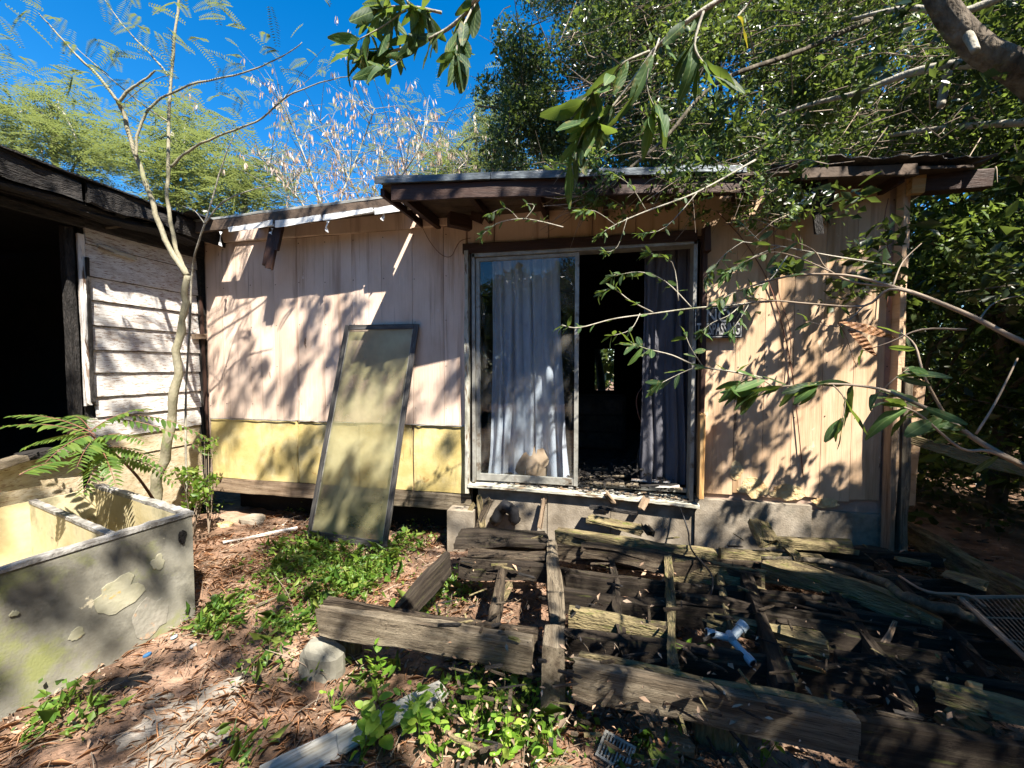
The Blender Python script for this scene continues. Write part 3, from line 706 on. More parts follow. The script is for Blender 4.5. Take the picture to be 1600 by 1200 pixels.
# curled black roofing at the end of the roof and torn white pieces
b = MB(); n = 10
for k in range(n + 1):
    t = k / n; w = t * 2.2
    for s_ in (0, 1):
        for r_ in (.085, .079):
            y = 3.05 + s_ * .5
            b.v.append((RX - .12 + .40 * t + r_ * math.cos(w), y, 1.36 + .05 * math.sin(w * 1.4) + .02 * s_ + r_ * .2))
for k in range(n):
    r = k * 4; b.f += [(r, r+2, r+6, r+4), (r+1, r+5, r+7, r+3), (r, r+4, r+5, r+1), (r+2, r+3, r+7, r+6)]
b.build('curled_felt', M_['black'], burnt)
p = on_x(195, 335, LW + .12)
b = MB(); b.v = [(p.x, p.y - .10, p.z - .09), (p.x + .03, p.y + .02, p.z - .02), (p.x, p.y + .10, p.z + .09), (p.x - .02, p.y - .02, p.z + .04),
                 (p.x - .012, p.y - .10, p.z - .09), (p.x + .018, p.y + .02, p.z - .02), (p.x - .012, p.y + .10, p.z + .09), (p.x - .032, p.y - .02, p.z + .04)]
b.f = [(0,1,2,3), (4,7,6,5), (0,4,5,1), (1,5,6,2), (2,6,7,3), (3,7,4,0)]; b.build('torn_flashing', M_['whitemetal'], burnt)
board('loose_lath', burnt, on_x(165, 355, LW + .10), on_x(285, 340, LW + .12), .03, .015, M_['greyw'], jag=.02)
board('loose_lath', burnt, on_x(150, 380, LW + .035), on_x(215, 402, LW + .035), .02, .035, M_['whitepaint'], jag=.03)
M_['barkchip'] = mat('orange_rotten_wood', [(.17,.08,.04), (.27,.14,.07), (.34,.20,.12)], 8, (1, 3, 1), .95, .8, 30)
# ================================================================== CONCRETE TUB
def tub():
    A = on_z(0, 890, -.95); B = on_z(300, 800, -.95)
    bd = (A - B); bd.z = 0; bd.normalize()                 # along the long visible face, towards the camera
    ad = Vector((-.965, .262, 0)).normalized()             # into the tub, away to the left
    Lf, Ln = 1.35, 1.42; t = .035; z0, z1 = -1.72, -.95
    T = thing('concrete_tub', B + Vector((0, 0, -.7)), 'old open concrete trough with cream lining, cracked and stained outer face, beside the burnt building', 'trough')
    def pt(a, b_, z): p = B + ad * a + bd * b_; return (p.x, p.y, z)
    def wallp(a0, a1, b0, b1, za, zb_, name, m, n=16, wob=.004, along='b'):
        mb = MB()
        for k in range(n + 1):
            t_ = k / n; s1, s2 = 1.5 * noise.noise(Vector((k * .7, a0 * 9, b0))) , noise.noise(Vector((k * .9, a1 * 5, b1 + 4)))
            for (u, w, z) in ((0, 0, za), (1, 0, za), (1, 1, zb_), (0, 1, zb_)):
                if along == 'b': a = a0 if u == 0 else a1; b_ = b0 + (b1 - b0) * t_
                else: b_ = b0 if u == 0 else b1; a = a0 + (a1 - a0) * t_
                zz = z + (wob * (s1 + s2) if w else 0)
                mb.v.append(pt(a, b_, zz))
        for k in range(n):
            r = k * 4
            for q in range(4): mb.f.append((r + q, r + (q+1) % 4, r + 4 + (q+1) % 4, r + 4 + q))
        mb.f += [(3, 2, 1, 0), (n*4, n*4+1, n*4+2, n*4+3)]
        return mb.build(name, m, T)
    wallp(0, t, 0, Lf, z0, z1 - .02, 'front_wall', M_['tubout'])
    wallp(t + .0005, t + .008, t, Lf - t, z0 + .1, z1 - .021, 'inner_lining', M_['tubin'])
    wallp(t, Ln, 0.0, t, z0, z1 - .02, 'end_wall', M_['tubout'], along='a')
    wallp(t + .01, Ln - t, t + .0005, t + .008, z0 + .1, z1 - .021, 'inner_lining', M_['tubin'], along='a')
    wallp(t, Ln, Lf - t, Lf, z0, z1 - .02, 'end_wall', M_['tubout'], along='a')
    wallp(Ln - t, Ln, t, Lf - t, z0, z1 - .02, 'rear_wall', M_['tubin'])
    wallp(t + .01, Ln - t, .37, .40, z0 + .1, z1 - .03, 'divider', M_['tubin'], along='a')
    wallp(t + .01, Ln - t, .365, .405, z1 - .029, z1 - .008, 'divider_rim', M_['tubrim'], along='a', wob=.003)
    wallp(-.008, t + .012, -.008, Lf, z1 - .019, z1 + .004, 'rim', M_['tubrim'], n=30, wob=.005)
    wallp(t + .013, Ln, -.012, t + .008, z1 - .019, z1 + .004, 'rim', M_['tubrim'], n=30, along='a', wob=.005)
    mb = MB(); mb.add([pt(t, t, z0 + .12), pt(Ln - t, t, z0 + .12), pt(Ln - t, Lf - t, z0 + .12), pt(t, Lf - t, z0 + .12),
                       pt(t, t, z0 + .16), pt(Ln - t, t, z0 + .16), pt(Ln - t, Lf - t, z0 + .16), pt(t, Lf - t, z0 + .16)], [(0,3,2,1),(4,5,6,7),(0,1,5,4),(1,2,6,5),(2,3,7,6),(3,0,4,7)])
    mb.build('bottom', M_['tubin'], T)
    # scaled off patches on the long face, proud by a few millimetres
    nrm = Vector((-bd.y, bd.x, 0)).normalized(); nrm = nrm if nrm.x > 0 else -nrm
    def patch(px, py, rx, rz, m, seed, th=.005):
        d = ray(px, py); # intersect with plane through B normal ad
        s = B.dot(nrm) / d.dot(nrm); c = d * s; n = 22; fr_, bk = [], []
        for k in range(n):
            w = 2 * math.pi * k / n
            rr = 1 + .5 * noise.noise(Vector((math.cos(w) * 1.3, math.sin(w) * 1.3, seed))) + .28 * noise.noise(Vector((math.cos(w) * 5, math.sin(w) * 5, seed)))
            q = c + bd * rx * rr * math.cos(w) + Vector((0, 0, rz * rr * math.sin(w)))
            fr_.append(tuple(q + nrm * th)); bk.append(tuple(q - nrm * .003))
        b = MB(); b.v = fr_ + bk; b.f = [tuple(range(n)), *[(k, k + n, (k+1) % n + n, (k+1) % n) for k in range(n)]]
        b.build('render_patch', m, T)
    patch(184, 930, .11, .10, M_['patch1'], 1.0); patch(246, 880, .035, .045, M_['patch1'], 2.0); patch(236, 960, .10, .11, M_['patch2'], 3.0, .004)
    patch(22, 958, .014, .012, M_['patch1'], 4.0, .012); patch(-20, 905, .03, .05, M_['tubrim'], 6.0, .008)
    patch(120, 990, .03, .03, M_['patch1'], 5.0)
    patch(284, 838, .02, .05, M_['char'], 7.0, .01)
M_['patch1'] = mat('pale_render_patch', [(.22,.21,.13), (.30,.285,.20), (.36,.34,.25)], 6, rough=.95, bump=.4, bump_scale=60, dist=.006, spots=[((.42,.27,.10), 9, .60, .04), ((.15,.14,.10), 5, .58, .08)])
M_['patch2'] = mat('rusty_render_patch', [(.20,.19,.155), (.27,.25,.21)], 5, rough=.95, bump=.3, bump_scale=40, spots=[((.46,.24,.11), 6, .56, .10)])
tub()

# ================================================================== LEANING SCREEN DOOR
def screen_door():
    y = WALL - .055
    tl, tr_ = on_y(539, 508, y), on_y(654, 506, y)
    bl = on_z(478, 838, -1.62); br = on_z(603, 858, -1.62)
    X = (tr_ - tl).normalized(); Yd = ((tl - bl).normalized() + (tr_ - br).normalized()).normalized()
    n = X.cross(Yd).normalized()
    if n.y > 0: n = -n
    T = thing('screen_door', (bl + br) / 2, 'dark framed screen door with dirty mesh leaning against the pink wall', 'screen door')
    def stile(p0, p1, w_, nm, m):
        return board(nm, T, p0, p1, w_, .022, m, up=n, wear=.0015, nseg=8)
    i = .022
    stile(bl + X * i, tl + X * i, .045, 'stile', M_['screenframe']); stile(br - X * i, tr_ - X * i, .045, 'stile', M_['screenframe'])
    stile(tl + X * .046 - Yd * .022, tr_ - X * .046 - Yd * .022, .045, 'rail', M_['screenframe'])
    stile(bl + X * .046 + Yd * .03, br - X * .046 + Yd * .03, .06, 'rail', M_['screenframe'])
    # thin pale beads inside the frame
    for (p0, p1) in ((bl + X * .050 + Yd * .06, tl + X * .050 - Yd * .045), (br - X * .050 + Yd * .06, tr_ - X * .050 - Yd * .045)):
        board('bead', T, p0 - n * .004, p1 - n * .004, .006, .01, M_['metal'], up=n, wear=.0005, nseg=4)
    b = MB(); N1, N2 = 8, 16
    for L in (0, 1):
        for j in range(N2 + 1):
            for k in range(N1 + 1):
                u, v = k / N1, j / N2
                p = (bl.lerp(br, u)).lerp(tl.lerp(tr_, u), v) * 1.0
                p = bl + (br - bl) * u + ((tl + (tr_ - tl) * u) - (bl + (br - bl) * u)) * v
                p = p + X * (.04 * (1 - 2 * u)) - n * (.012 + .001 * L) + n * .010 * math.sin(math.pi * u) * math.sin(math.pi * v) * noise.noise(Vector((u * 3, v * 4, 1)))
                b.v.append(tuple(p))
    S = (N1 + 1) * (N2 + 1)
    for j in range(N2):
        for k in range(N1):
            a = j * (N1 + 1) + k; b.f.append((a, a + 1, a + N1 + 2, a + N1 + 1)); 
    b.v = b.v[:S]
    b.build('mesh_screen', M_['gauze'], T, smooth=True)
    p = br - X * .02
    board('corner_guard', T, br - X * .17 + n * .02 + Vector((0, 0, .03)), br + X * .0 + n * .02 + Vector((0, 0, .03)), .03, .05, M_['black'], wear=.004)
M_['screenframe'] = mat('dark_weathered_frame', [(.03,.03,.035), (.06,.058,.058), (.11,.105,.095)], 3, GRAIN, .6, .4, 8, spots=[((.34,.32,.28), 3.0, .62, .04, (1, 3, 3))])
g = bpy.data.materials.new('dirty_insect_screen'); g.use_nodes = True
N = g.node_tree.nodes; Lk = g.node_tree.links; bs = N['Principled BSDF']
tr = N.new('ShaderNodeBsdfTransparent'); ms = N.new('ShaderNodeMixShader'); nz = N.new('ShaderNodeTexNoise'); nz.inputs['Scale'].default_value = 3.0; nz.inputs['Detail'].default_value = 6
tc = N.new('ShaderNodeTexCoord'); Lk.new(tc.outputs['Object'], nz.inputs['Vector'])
cr = N.new('ShaderNodeValToRGB'); cr.color_ramp.elements[0].color = (.30,.28,.15,1); cr.color_ramp.elements[1].color = (.44,.41,.24,1); cr.color_ramp.elements[0].position = .4; cr.color_ramp.elements[1].position = .65
Lk.new(nz.outputs['Fac'], cr.inputs[0]); Lk.new(cr.outputs[0], bs.inputs['Base Color']); bs.inputs['Roughness'].default_value = .38; bs.inputs['Specular IOR Level'].default_value = .8
mr = N.new('ShaderNodeMapRange'); mr.inputs['From Min'].default_value = .35; mr.inputs['From Max'].default_value = .7; mr.inputs['To Min'].default_value = .50; mr.inputs['To Max'].default_value = .74
Lk.new(nz.outputs['Fac'], mr.inputs['Value']); Lk.new(mr.outputs[0], ms.inputs[0]); Lk.new(tr.outputs[0], ms.inputs[1]); Lk.new(bs.outputs[0], ms.inputs[2]); Lk.new(ms.outputs[0], N['Material Output'].inputs['Surface'])
M_['gauze'] = g
screen_door()

# ================================================================== SIGN
def sign():
    y = WALL - .052
    a, c = on_y(1087, 479, y), on_y(1160, 528, y); x0, x1 = a.x - .012, c.x; z0, z1 = c.z, a.z
    T = thing('warning_sign', ((x0 + x1) / 2, y, (z0 + z1) / 2), 'small black sign with white NO TRESPASSING lettering nailed beside the door', 'sign')
    MB().box((x0, y - .003, z0), (x1, y + .002, z1)).build('sign_plate', M_['black'], T)
    e = .010; w = .004; yy = y - .0045
    fr = MB()
    fr.box((x0 + e, yy, z0 + e), (x1 - e, yy + .001, z0 + e + w)); fr.box((x0 + e, yy, z1 - e - w), (x1 - e, yy + .001, z1 - e))
    fr.box((x0 + e, yy, z0 + e + w), (x0 + e + w, yy + .001, z1 - e - w)); fr.box((x1 - e - w, yy, z0 + e + w), (x1 - e, yy + .001, z1 - e - w))
    fr.build('border', M_['signwhite'], T)
    for txt, cz, hh, wid in (('NO', .70, .105, .17), ('TRESPASSING', .29, .095, x1 - x0 - .045)):
        cu = bpy.data.curves.new('lettering', 'FONT'); cu.body = txt; cu.align_x = 'CENTER'; cu.align_y = 'CENTER'; cu.size = 1.0; cu.extrude = .0; cu.offset = .012; cu.resolution_u = 3
        tmp = bpy.data.objects.new('tmp_text', cu); COL.objects.link(tmp)
        dg = bpy.context.evaluated_depsgraph_get(); me = bpy.data.meshes.new_from_object(tmp.evaluated_get(dg)); me.name = 'lettering'
        bpy.data.objects.remove(tmp)
        co = np.zeros(len(me.vertices) * 3); me.vertices.foreach_get('co', co); co = co.reshape(-1, 3)
        mid = (co.min(0) + co.max(0)) / 2; sz = co.max(0) - co.min(0)
        co = (co - mid); co[:, 0] *= wid / sz[0]; co[:, 1] *= hh / sz[1]; co[:, 2] = 0
        me.vertices.foreach_set('co', co.ravel()); me.update(); me.materials.clear(); me.materials.append(M_['signwhite'])
        M = Matrix.Translation(((x0 + x1) / 2, yy - .0005, z0 + (z1 - z0) * cz)) @ Matrix.Rotation(math.radians(90), 4, 'X')
        inst('lettering', me, T, M)
M_['signwhite'] = mat('sign_white', [(.34,.34,.33), (.46,.46,.45)], 20, rough=.5, bump=0)
sign()

# ================================================================== CURTAINS
def curtain(name, label, x0, x1, y, z1, z0, m, folds, seed, flare=0.0, shift=0.0):
    b = MB(); nx, nz_ = 90, 26
    for L in range(1):
        for j in range(nz_ + 1):
            t = j / nz_
            for i in range(nx + 1):
                u = i / nx; cx = (x0 + x1) / 2 + shift * t; hw = (x1 - x0) / 2 * (1 + flare * t * t)
                q = u * folds * 2 * math.pi
                amp = .028 + .012 * t
                wob = noise.noise(Vector((u * 5, t * 1.4, seed)))
                yy = y + amp * (.35 + .9 * abs(noise.noise(Vector((u * 6, seed, t * .8))) + .3)) * math.sin(q + 4.5 * wob) + .07 * wob * t + .012 * noise.noise(Vector((u * 18, t * 7, seed)))
                xx = cx + (2 * u - 1) * hw + .01 * math.cos(q) + .02 * noise.noise(Vector((u * 3, t * 3, seed + 5))) * t
                zz = z1 + (z0 - z1) * t + (.05 * noise.noise(Vector((u * 4, 0, seed))) * (t ** 6))
                b.v.append((xx, yy, zz))
    for j in range(nz_):
        for i in range(nx):
            a = j * (nx + 1) + i; b.f.append((a, a + 1, a + nx + 2, a + nx + 1))
    o = b.build(name, m, None, smooth=True)
    tag(o, label, 'curtain')
    return o
def cloth(name, c1, c2, tr_f):
    m = mat(name, [c1, c2], 5, (1, 1, .4), .95, .25, 120, spots=[((c1[0]*.7, c1[1]*.66, c1[2]*.62), 4, .64, .1)])
    N = m.node_tree.nodes; Lk = m.node_tree.links; t_ = N.new('ShaderNodeBsdfTranslucent'); t_.inputs[0].default_value = rgb(c2)
    ms = N.new('ShaderNodeMixShader'); ms.inputs[0].default_value = tr_f; Lk.new(N['Principled BSDF'].outputs[0], ms.inputs[1]); Lk.new(t_.outputs[0], ms.inputs[2]); Lk.new(ms.outputs[0], N['Material Output'].inputs['Surface']); return m
M_['sheer'] = cloth('pale_curtain_cloth', (.30,.33,.40), (.44,.47,.54), .06)
M_['greycloth'] = cloth('dark_grey_curtain_cloth', (.07,.07,.085), (.12,.12,.14), .05)
yc = WALL + .17
curtain('pale_curtain', 'pale blue-grey curtain hanging behind the closed glass pane', on_y(768, 500, yc).x, on_y(872, 500, yc).x, yc, 1.02, -1.0, M_['sheer'], 7, 1.0, flare=.22, shift=.03)
curtain('grey_curtain', 'dark grey curtain hanging in the right side of the open doorway', on_y(1004, 500, yc).x, on_y(1086, 500, yc).x, yc, 1.02, -1.0, M_['greycloth'], 5, 2.0, flare=.1)

# ================================================================== THINGS INSIDE THE DOORWAY
def drag_tube(name, label, cat, pts, r, m, group=None, sides=7, sub=4):
    P = [Vector(p) for p in pts]; out = []
    for i in range(len(P) - 1):
        p0 = P[max(i-1, 0)]; p1 = P[i]; p2 = P[i+1]; p3 = P[min(i+2, len(P)-1)]
        for k in range(sub):
            t = k / sub
            out.append(.5 * ((2*p1) + (-p0+p2)*t + (2*p0-5*p1+4*p2-p3)*t*t + (-p0+3*p1-3*p2+p3)*t*t*t))
    out.append(P[-1])
    rr = r if not hasattr(r, '__len__') else list(np.interp(np.linspace(0, 1, len(out)), np.linspace(0, 1, len(r)), r))
    out = [p + Vector([noise.noise(Vector((k * .6, q * 7, len(label)))) for q in range(3)]) * float(rr[k] if hasattr(rr, '__len__') else rr) * .6 for k, p in enumerate(out)]
    if hasattr(rr, '__len__'): rr = [w_ * (1 + .22 * noise.noise(Vector((k * .9, 1.5, len(label))))) for k, w_ in enumerate(rr)]
    b = MB().tube(out, rr, sides)
    o = b.build(name, m, None, smooth=True); tag(o, label, cat, group); return o
yi = WALL + .30
drag_tube('blue_hose', 'thick dark blue hose looped on the burnt floor inside the doorway', 'hose', [on_y(1012, 748, yi), on_y(1020, 728, yi + .05), on_y(1040, 718, yi + .1), on_y(1062, 722, yi + .08), on_y(1075, 738, yi)], .02, M_['blue'])
drag_tube('orange_cable', 'thin reddish cable hanging in the open doorway', 'cable', [on_y(1008, 600, yi), on_y(995, 620, yi), on_y(998, 650, yi), on_y(1012, 680, yi), on_y(1008, 720, yi), on_y(1000, 745, yi)], .005, M_['reddish'])
T = thing('wire_rack', on_y(1040, 745, yi - .06), 'dark wire rack standing before the grey curtain', 'rack')
for (pa, pb) in (((1008, 643), (1078, 643)), ((1008, 672), (1078, 672)), ((1008, 600), (1008, 745)), ((1076, 600), (1076, 745))):
    MB().tube([on_y(*pa, yi - .06), on_y(*pb, yi - .06)], .006, 6).build('wire', M_['black'], T)
# charred rubbish heap: countable pieces of board
rr_ = random.Random(11)
T = None
heap = [((905, 745), (985, 742), .03, 'greyw'), ((912, 752), (1000, 757), .04, 'greyw'), ((985, 748), (1050, 752), .03, 'siding'), ((1022, 758), (1070, 768), .035, 'siding'),
        ((940, 735), (990, 760), .03, 'char'), ((960, 722), (1000, 748), .04, 'char'), ((925, 728), (950, 720), .04, 'greyw'), ((1000, 762), (1060, 757), .03, 'char'), ((918, 742), (958, 752), .05, 'char'), ((1040, 755), (1075, 776), .03, 'greyw')]
desc = ['grey splintered lath lying along the door sill beside the sash', 'longer grey lath lying flat on the door sill in front of the charred heap', 'white painted stick lying across the middle of the door sill',
        'white flaked strip at the right end of the door sill', 'black charred stick tilted in the doorway heap', 'blackened board end sticking up in the doorway heap', 'short grey chip lying farther inside by the sash',
        'black charred strip on the right half of the sill', 'wide blackened board at the left of the doorway heap', 'pale lath hanging over the right end of the sill']
for i, (pa, pb, w_, m) in enumerate(heap):
    z = -1.005 + .012 * (i % 4)
    yv = WALL + (.02 if i in (1, 3, 7, 9) else .12)
    p0 = on_z(*pa, z); p1 = on_z(*pb, z + .015)
    p0.y = min(max(p0.y, WALL - .05), WALL + .5); p1.y = min(max(p1.y, WALL - .05), WALL + .5)
    o = board('charred_board', None, p0, p1, w_, .012, M_[m], jag=.02); tag(o, desc[i], 'board', 'burnt scraps in the doorway')
drag_tube('charred_stick', 'thin scorched stick standing upright in the open doorway', 'stick', [on_y(998, 750, yi - .1), on_y(996, 725, yi - .08), on_y(999, 700, yi - .05)], [.013, .012, .008], M_['char'])
b = MB()
for k in range(500):       # crumbs of charcoal and ash
    c = Vector((rr_.uniform(-.25, .72), WALL + abs(rr_.gauss(0, .35)) - .02, 0)); c.z = -1.02 + rr_.uniform(0, .05) + .10 * math.exp(-((c.x - .35) ** 2) / .05) * (c.y > WALL + .1)
    s = rr_.uniform(.008, .035); a = [c + Vector((rr_.uniform(-s, s), rr_.uniform(-s, s), rr_.uniform(-s, s) * .6)) for _ in range(4)]
    b.add(a, [(0, 1, 2), (0, 2, 3), (0, 3, 1), (1, 3, 2)])
o = b.build('charred_rubble', M_['char'], None); tag(o, kind='stuff')
for mname, cnt in (('raww', 70), ('char', 160), ('tubrim', 50)):
    b = MB()
    for k in range(cnt):
        x_ = rr_.uniform(-.9, .74) if k % 3 else rr_.uniform(-.2, .74); c = Vector((x_, WALL + rr_.uniform(-.065, .10), -1.03 - .055 * max(0, (x_ + 1.1) / 1.85) ** 2)); a = rr_.uniform(-.6, .6); l_ = rr_.uniform(.01, .06); w_ = rr_.uniform(.003, .012)
        d = Vector((math.cos(a), math.sin(a) * .4, rr_.gauss(0, .12))) * l_; s_ = Vector((-math.sin(a), math.cos(a), 0)) * w_; u_ = Vector((0, 0, rr_.uniform(.003, .010)))
        b.hexa([c, c + d, c + d + s_, c + s_, c + u_, c + d + u_, c + d * .8 + s_ + u_, c + s_ + u_])
    o = b.build('sill_rubble', M_[mname], None); tag(o, kind='stuff')
# boxes and furniture lost in the dark
T = thing('burnt_dresser', (-.05, 5.2, -1.05), 'blackened low dresser deep inside the dark room', 'dresser')
MB().box((-.4, 5.2, -1.03), (.35, 5.6, -.35)).build('carcass', M_['char'], T)
for k in range(3): MB().box((-.36, 5.17, -1.0 + k * .21), (.31, 5.198, -.82 + k * .21)).build('drawer', M_['floor'], T)
p = on_y(832, 745, WALL + .12)
b = MB(); n_ = 14; rows_ = 7
for j in range(rows_ + 1):
    ph = math.pi * j / rows_
    for k in range(n_):
        th = 2 * math.pi * k / n_; d = Vector((math.sin(ph) * math.cos(th), math.sin(ph) * math.sin(th), math.cos(ph)))
        r_ = 1 + .7 * noise.noise(d * 2.2 + Vector((3, 1, 2)))
        b.v.append((p.x + d.x * .15 * r_, p.y + .10 + d.y * .10 * r_, -.90 + d.z * .19 * r_))
for j in range(rows_):
    for k in range(n_): b.f.append((j*n_ + k, (j+1)*n_ + k, (j+1)*n_ + (k+1) % n_, j*n_ + (k+1) % n_))
o = b.build('cloth_bundle', M_['litter'], None, smooth=True); tag(o, 'crumpled tan bundle lying on the floor behind the closed glass pane', 'bundle')

# ================================================================== THE ROTTEN DECK
D = thing('deck_frame', (0, 1.85, -1.7), 'collapsed wooden deck frame with mossy joists below the sliding door', 'deck')
def Z(px, py, z=DECK): return on_z(px, py, z)
def mem(name, a, c, w_, h, m, za=DECK, zc=None, jag=.03, wear=.010, sag=0.0):
    return board(name, D, Z(*a, za), Z(*c, za if zc is None else zc), w_, h, M_[m], jag=jag, wear=wear, sag=sag)
mem('front_beam', (492, 945), (842, 1000), .045, .155, 'greyw', jag=.05, wear=.012)
mem('front_beam', (893, 1030), (1345, 1120), .05, .155, 'greyw', jag=.02, wear=.007)
mem('front_beam', (1335, 1118), (1700, 1180), .05, .15, 'deckdark', jag=.02, wear=.007, zc=DECK - .04)
mem('beam_splice', (505, 935), (845, 985), .035, .13, 'deck', za=DECK - .01)
mem('beam_splice', (900, 1018), (1330, 1106), .035, .12, 'moss', za=DECK - .015)
# post, block
mem('nailed_post', (866, 975), (866, 1012), .10, .42, 'greyw', za=DECK + .02, jag=.01)
p = on_z(1148, 1125, DECK - .16); board('support_post', D, (p.x - .02, p.y + .10, DECK - .15), (p.x - .01, p.y + .13, DECK - .75), .21, .10, M_['moss'], up=(0, -1, 0), wear=.006)
p = on_z(560, 985, DECK - .2); board('support_post', D, (p.x - .1, p.y + .0, DECK - .2), (p.x - .1, p.y + .0, DECK - .6), .12, .1, M_['moss'], up=(0, -1, 0))
# joists running away from the camera
mem('joist', (700, 862), (618, 948), .045, .16, 'deckdark', jag=.02)
mem('joist', (862, 842), (873, 965), .085, .045, 'greyw', za=DECK + .03, jag=.015)
mem('joist', (858, 868), (868, 985), .04, .16, 'deck', za=DECK - .02, jag=.015)
mem('joist', (1044, 862), (1052, 1040), .05, .15, 'moss', jag=.02, za=DECK)
mem('joist', (785, 885), (770, 975), .045, .15, 'deck', za=DECK - .02, jag=.05)
mem('joist', (1162, 880), (1230, 1075), .05, .15, 'deckdark', za=DECK - .01, jag=.05)
mem('joist', (1290, 900), (1430, 1105), .05, .15, 'deckdark', za=DECK - .03, jag=.05)
mem('side_beam', (1392, 802), (1640, 938), .085, .16, 'moss', jag=.02)
# cross members along the wall direction
mem('ledger', (705, 838), (865, 838), .26, .03, 'deckdark', za=DECK + .02, wear=.012, jag=.09)
mem('ledger', (866, 826), (1125, 862), .085, .13, 'moss', za=DECK + .02, jag=.04)
mem('ledger', (1120, 858), (1290, 868), .07, .12, 'moss', za=DECK + .01, jag=.04)
mem('blocking', (905, 850), (1190, 892), .10, .09, 'deck', za=DECK - .01, wear=.024)
mem('blocking', (725, 862), (860, 868), .10, .04, 'deck', za=DECK + .0, wear=.016, jag=.05)
mem('blocking', (1050, 872), (1200, 893), .05, .15, 'moss', za=DECK, wear=.012)
mem('blocking', (885, 948), (1048, 978), .05, .13, 'moss', za=DECK - .02)
mem('blocking', (880, 895), (1045, 915), .035, .10, 'deckdark', za=DECK - .05)
mem('blocking', (1188, 876), (1480, 968), .08, .12, 'moss', za=DECK - .0, wear=.018, sag=-.06)
mem('blocking', (1060, 925), (1440, 985), .045, .10, 'deckdark', za=DECK - .03, wear=.014)
mem('blocking', (1210, 965), (1500, 1030), .05, .10, 'deckdark', za=DECK - .05, wear=.014)
mem('blocking', (1240, 850), (1470, 868), .08, .08, 'deckdark', za=DECK - .02, wear=.016)
mem('blocking', (1100, 955), (1300, 1000), .035, .08, 'moss', za=DECK - .06, wear=.018)
mem('blocking', (1250, 935), (1560, 1000), .04, .08, 'deckdark', za=DECK - .05, wear=.018)
mem('blocking', (1050, 1000), (1250, 1050), .03, .08, 'deckdark', za=DECK - .10, wear=.018)
mem('joist', (955, 870), (975, 1015), .035, .10, 'deckdark', za=DECK - .04, jag=.05, wear=.016)
mem('joist', (1370, 870), (1560, 1060), .04, .10, 'deckdark', za=DECK - .05, jag=.05, wear=.016)
mem('joist', (1120, 880), (1150, 1000), .03, .08, 'moss', za=DECK - .05, jag=.05, wear=.016)
mem('blocking', (1300, 1020), (1620, 1075), .05, .12, 'deckdark', za=DECK - .03, wear=.014)
for (y_, xa_, xb_, zz_, m_) in ((2.62, -.95, 2.45, -.012, 'deckdark'), (2.38, -.25, 2.48, -.02, 'deckdark'), (2.02, -.2, 2.5, -.028, 'deckdark'), (3.0, -.9, 2.4, -.015, 'deck')):
    board('long_joist', D, (xa_, y_, DECK + zz_), (xb_, y_ + .03, DECK + zz_ - .02), .04, .12, M_[m_], jag=.06, wear=.018, nseg=26, sag=.02)
# decaying boards thrown over the frame
def loose(a, c, w_, h, m, label, za=DECK + .04, zc=None, jag=.05, wear=.012, up=(0, 0, 1), cat='plank', name='loose_plank', sag=0):
    o = board(name, None, Z(*a, za), Z(*c, za if zc is None else zc), w_, h, M_[m], jag=jag, wear=wear, up=up, sag=sag); tag(o, label, cat); return o
loose((1182, 808), (1205, 852), .12, .04, 'moss', 'mossy board stub tipped up against the foundation right of the door', za=-1.12, zc=-1.22)
loose((1200, 842), (1340, 850), .12, .05, 'moss', 'mossy plank lying flat along the foundation below the peach wall', za=-1.22)
loose((1225, 850), (1250, 872), .04, .03, 'moss', 'small sunlit mossy splinter under the peach wall', za=-1.24)
loose((915, 806), (1010, 828), .10, .035, 'moss', 'short mossy board under the open half of the doorway', za=-1.2, zc=-1.23)
loose((918, 792), (1000, 800), .05, .02, 'char', 'blackened strip above the short mossy board', za=-1.15, zc=-1.17)
loose((1005, 815), (1022, 838), .05, .03, 'deck', 'rotten block leaning on the foundation beside the short mossy board', za=-1.18, zc=-1.25)
loose((1468, 893), (1550, 918), .10, .012, 'moss', 'pale yellow flake of rotten board on the right of the deck', za=DECK + .02)
loose((1390, 868), (1460, 880), .06, .02, 'moss', 'lichen spotted board scrap before the corner post', za=DECK + .02)
loose((1445, 1068), (1640, 1122), .07, .03, 'moss', 'mossy lath at the lower right edge of the deck', za=DECK + .02)
loose((1500, 1062), (1550, 1076), .03, .03, 'orangew', 'short round-ended orange offcut on the mossy lath', za=DECK + .045)
loose((1475, 1095), (1545, 1150), .13, .06, 'moss', 'sunlit square block of wood below the mossy lath', za=DECK - .10)
loose((1230, 1020), (1300, 1048), .07, .02, 'orangew', 'reddish splintered chip lying on the dark joists', za=DECK - .03, wear=.02)
loose((1378, 1010), (1400, 965), .02, .01, 'raww', 'small tan stick poking up between the dark joists', za=DECK - .05, zc=DECK + .01)
loose((1075, 955), (1165, 985), .05, .02, 'orangew', 'reddish rotten strip in the soil behind the pipe', za=DECK - .2)
loose((800, 905), (770, 958), .04, .03, 'moss', 'splintered mossy stake left of the grey nailed joist', za=DECK - .1, zc=DECK - .16)
drag_tube('fallen_branch', 'crooked grey branch lying across the right of the deck', 'branch', [Z(1190, 872, DECK + .02), Z(1290, 878, DECK + .04), Z(1370, 905, DECK + .05), Z(1420, 935, DECK + .05), Z(1490, 955, DECK + .04), Z(1540, 975, DECK + .0)], [.012, .020, .024, .031, .030, .016], M_['darkbark'])
drag_tube('thin_branch', 'thin pale curved stick lying on the deck near the wire shelf', 'branch', [Z(1405, 900, DECK + .07), Z(1450, 925, DECK + .08), Z(1510, 930, DECK + .07), Z(1540, 948, DECK + .06)], [.006, .008, .009, .006], M_['twig'])
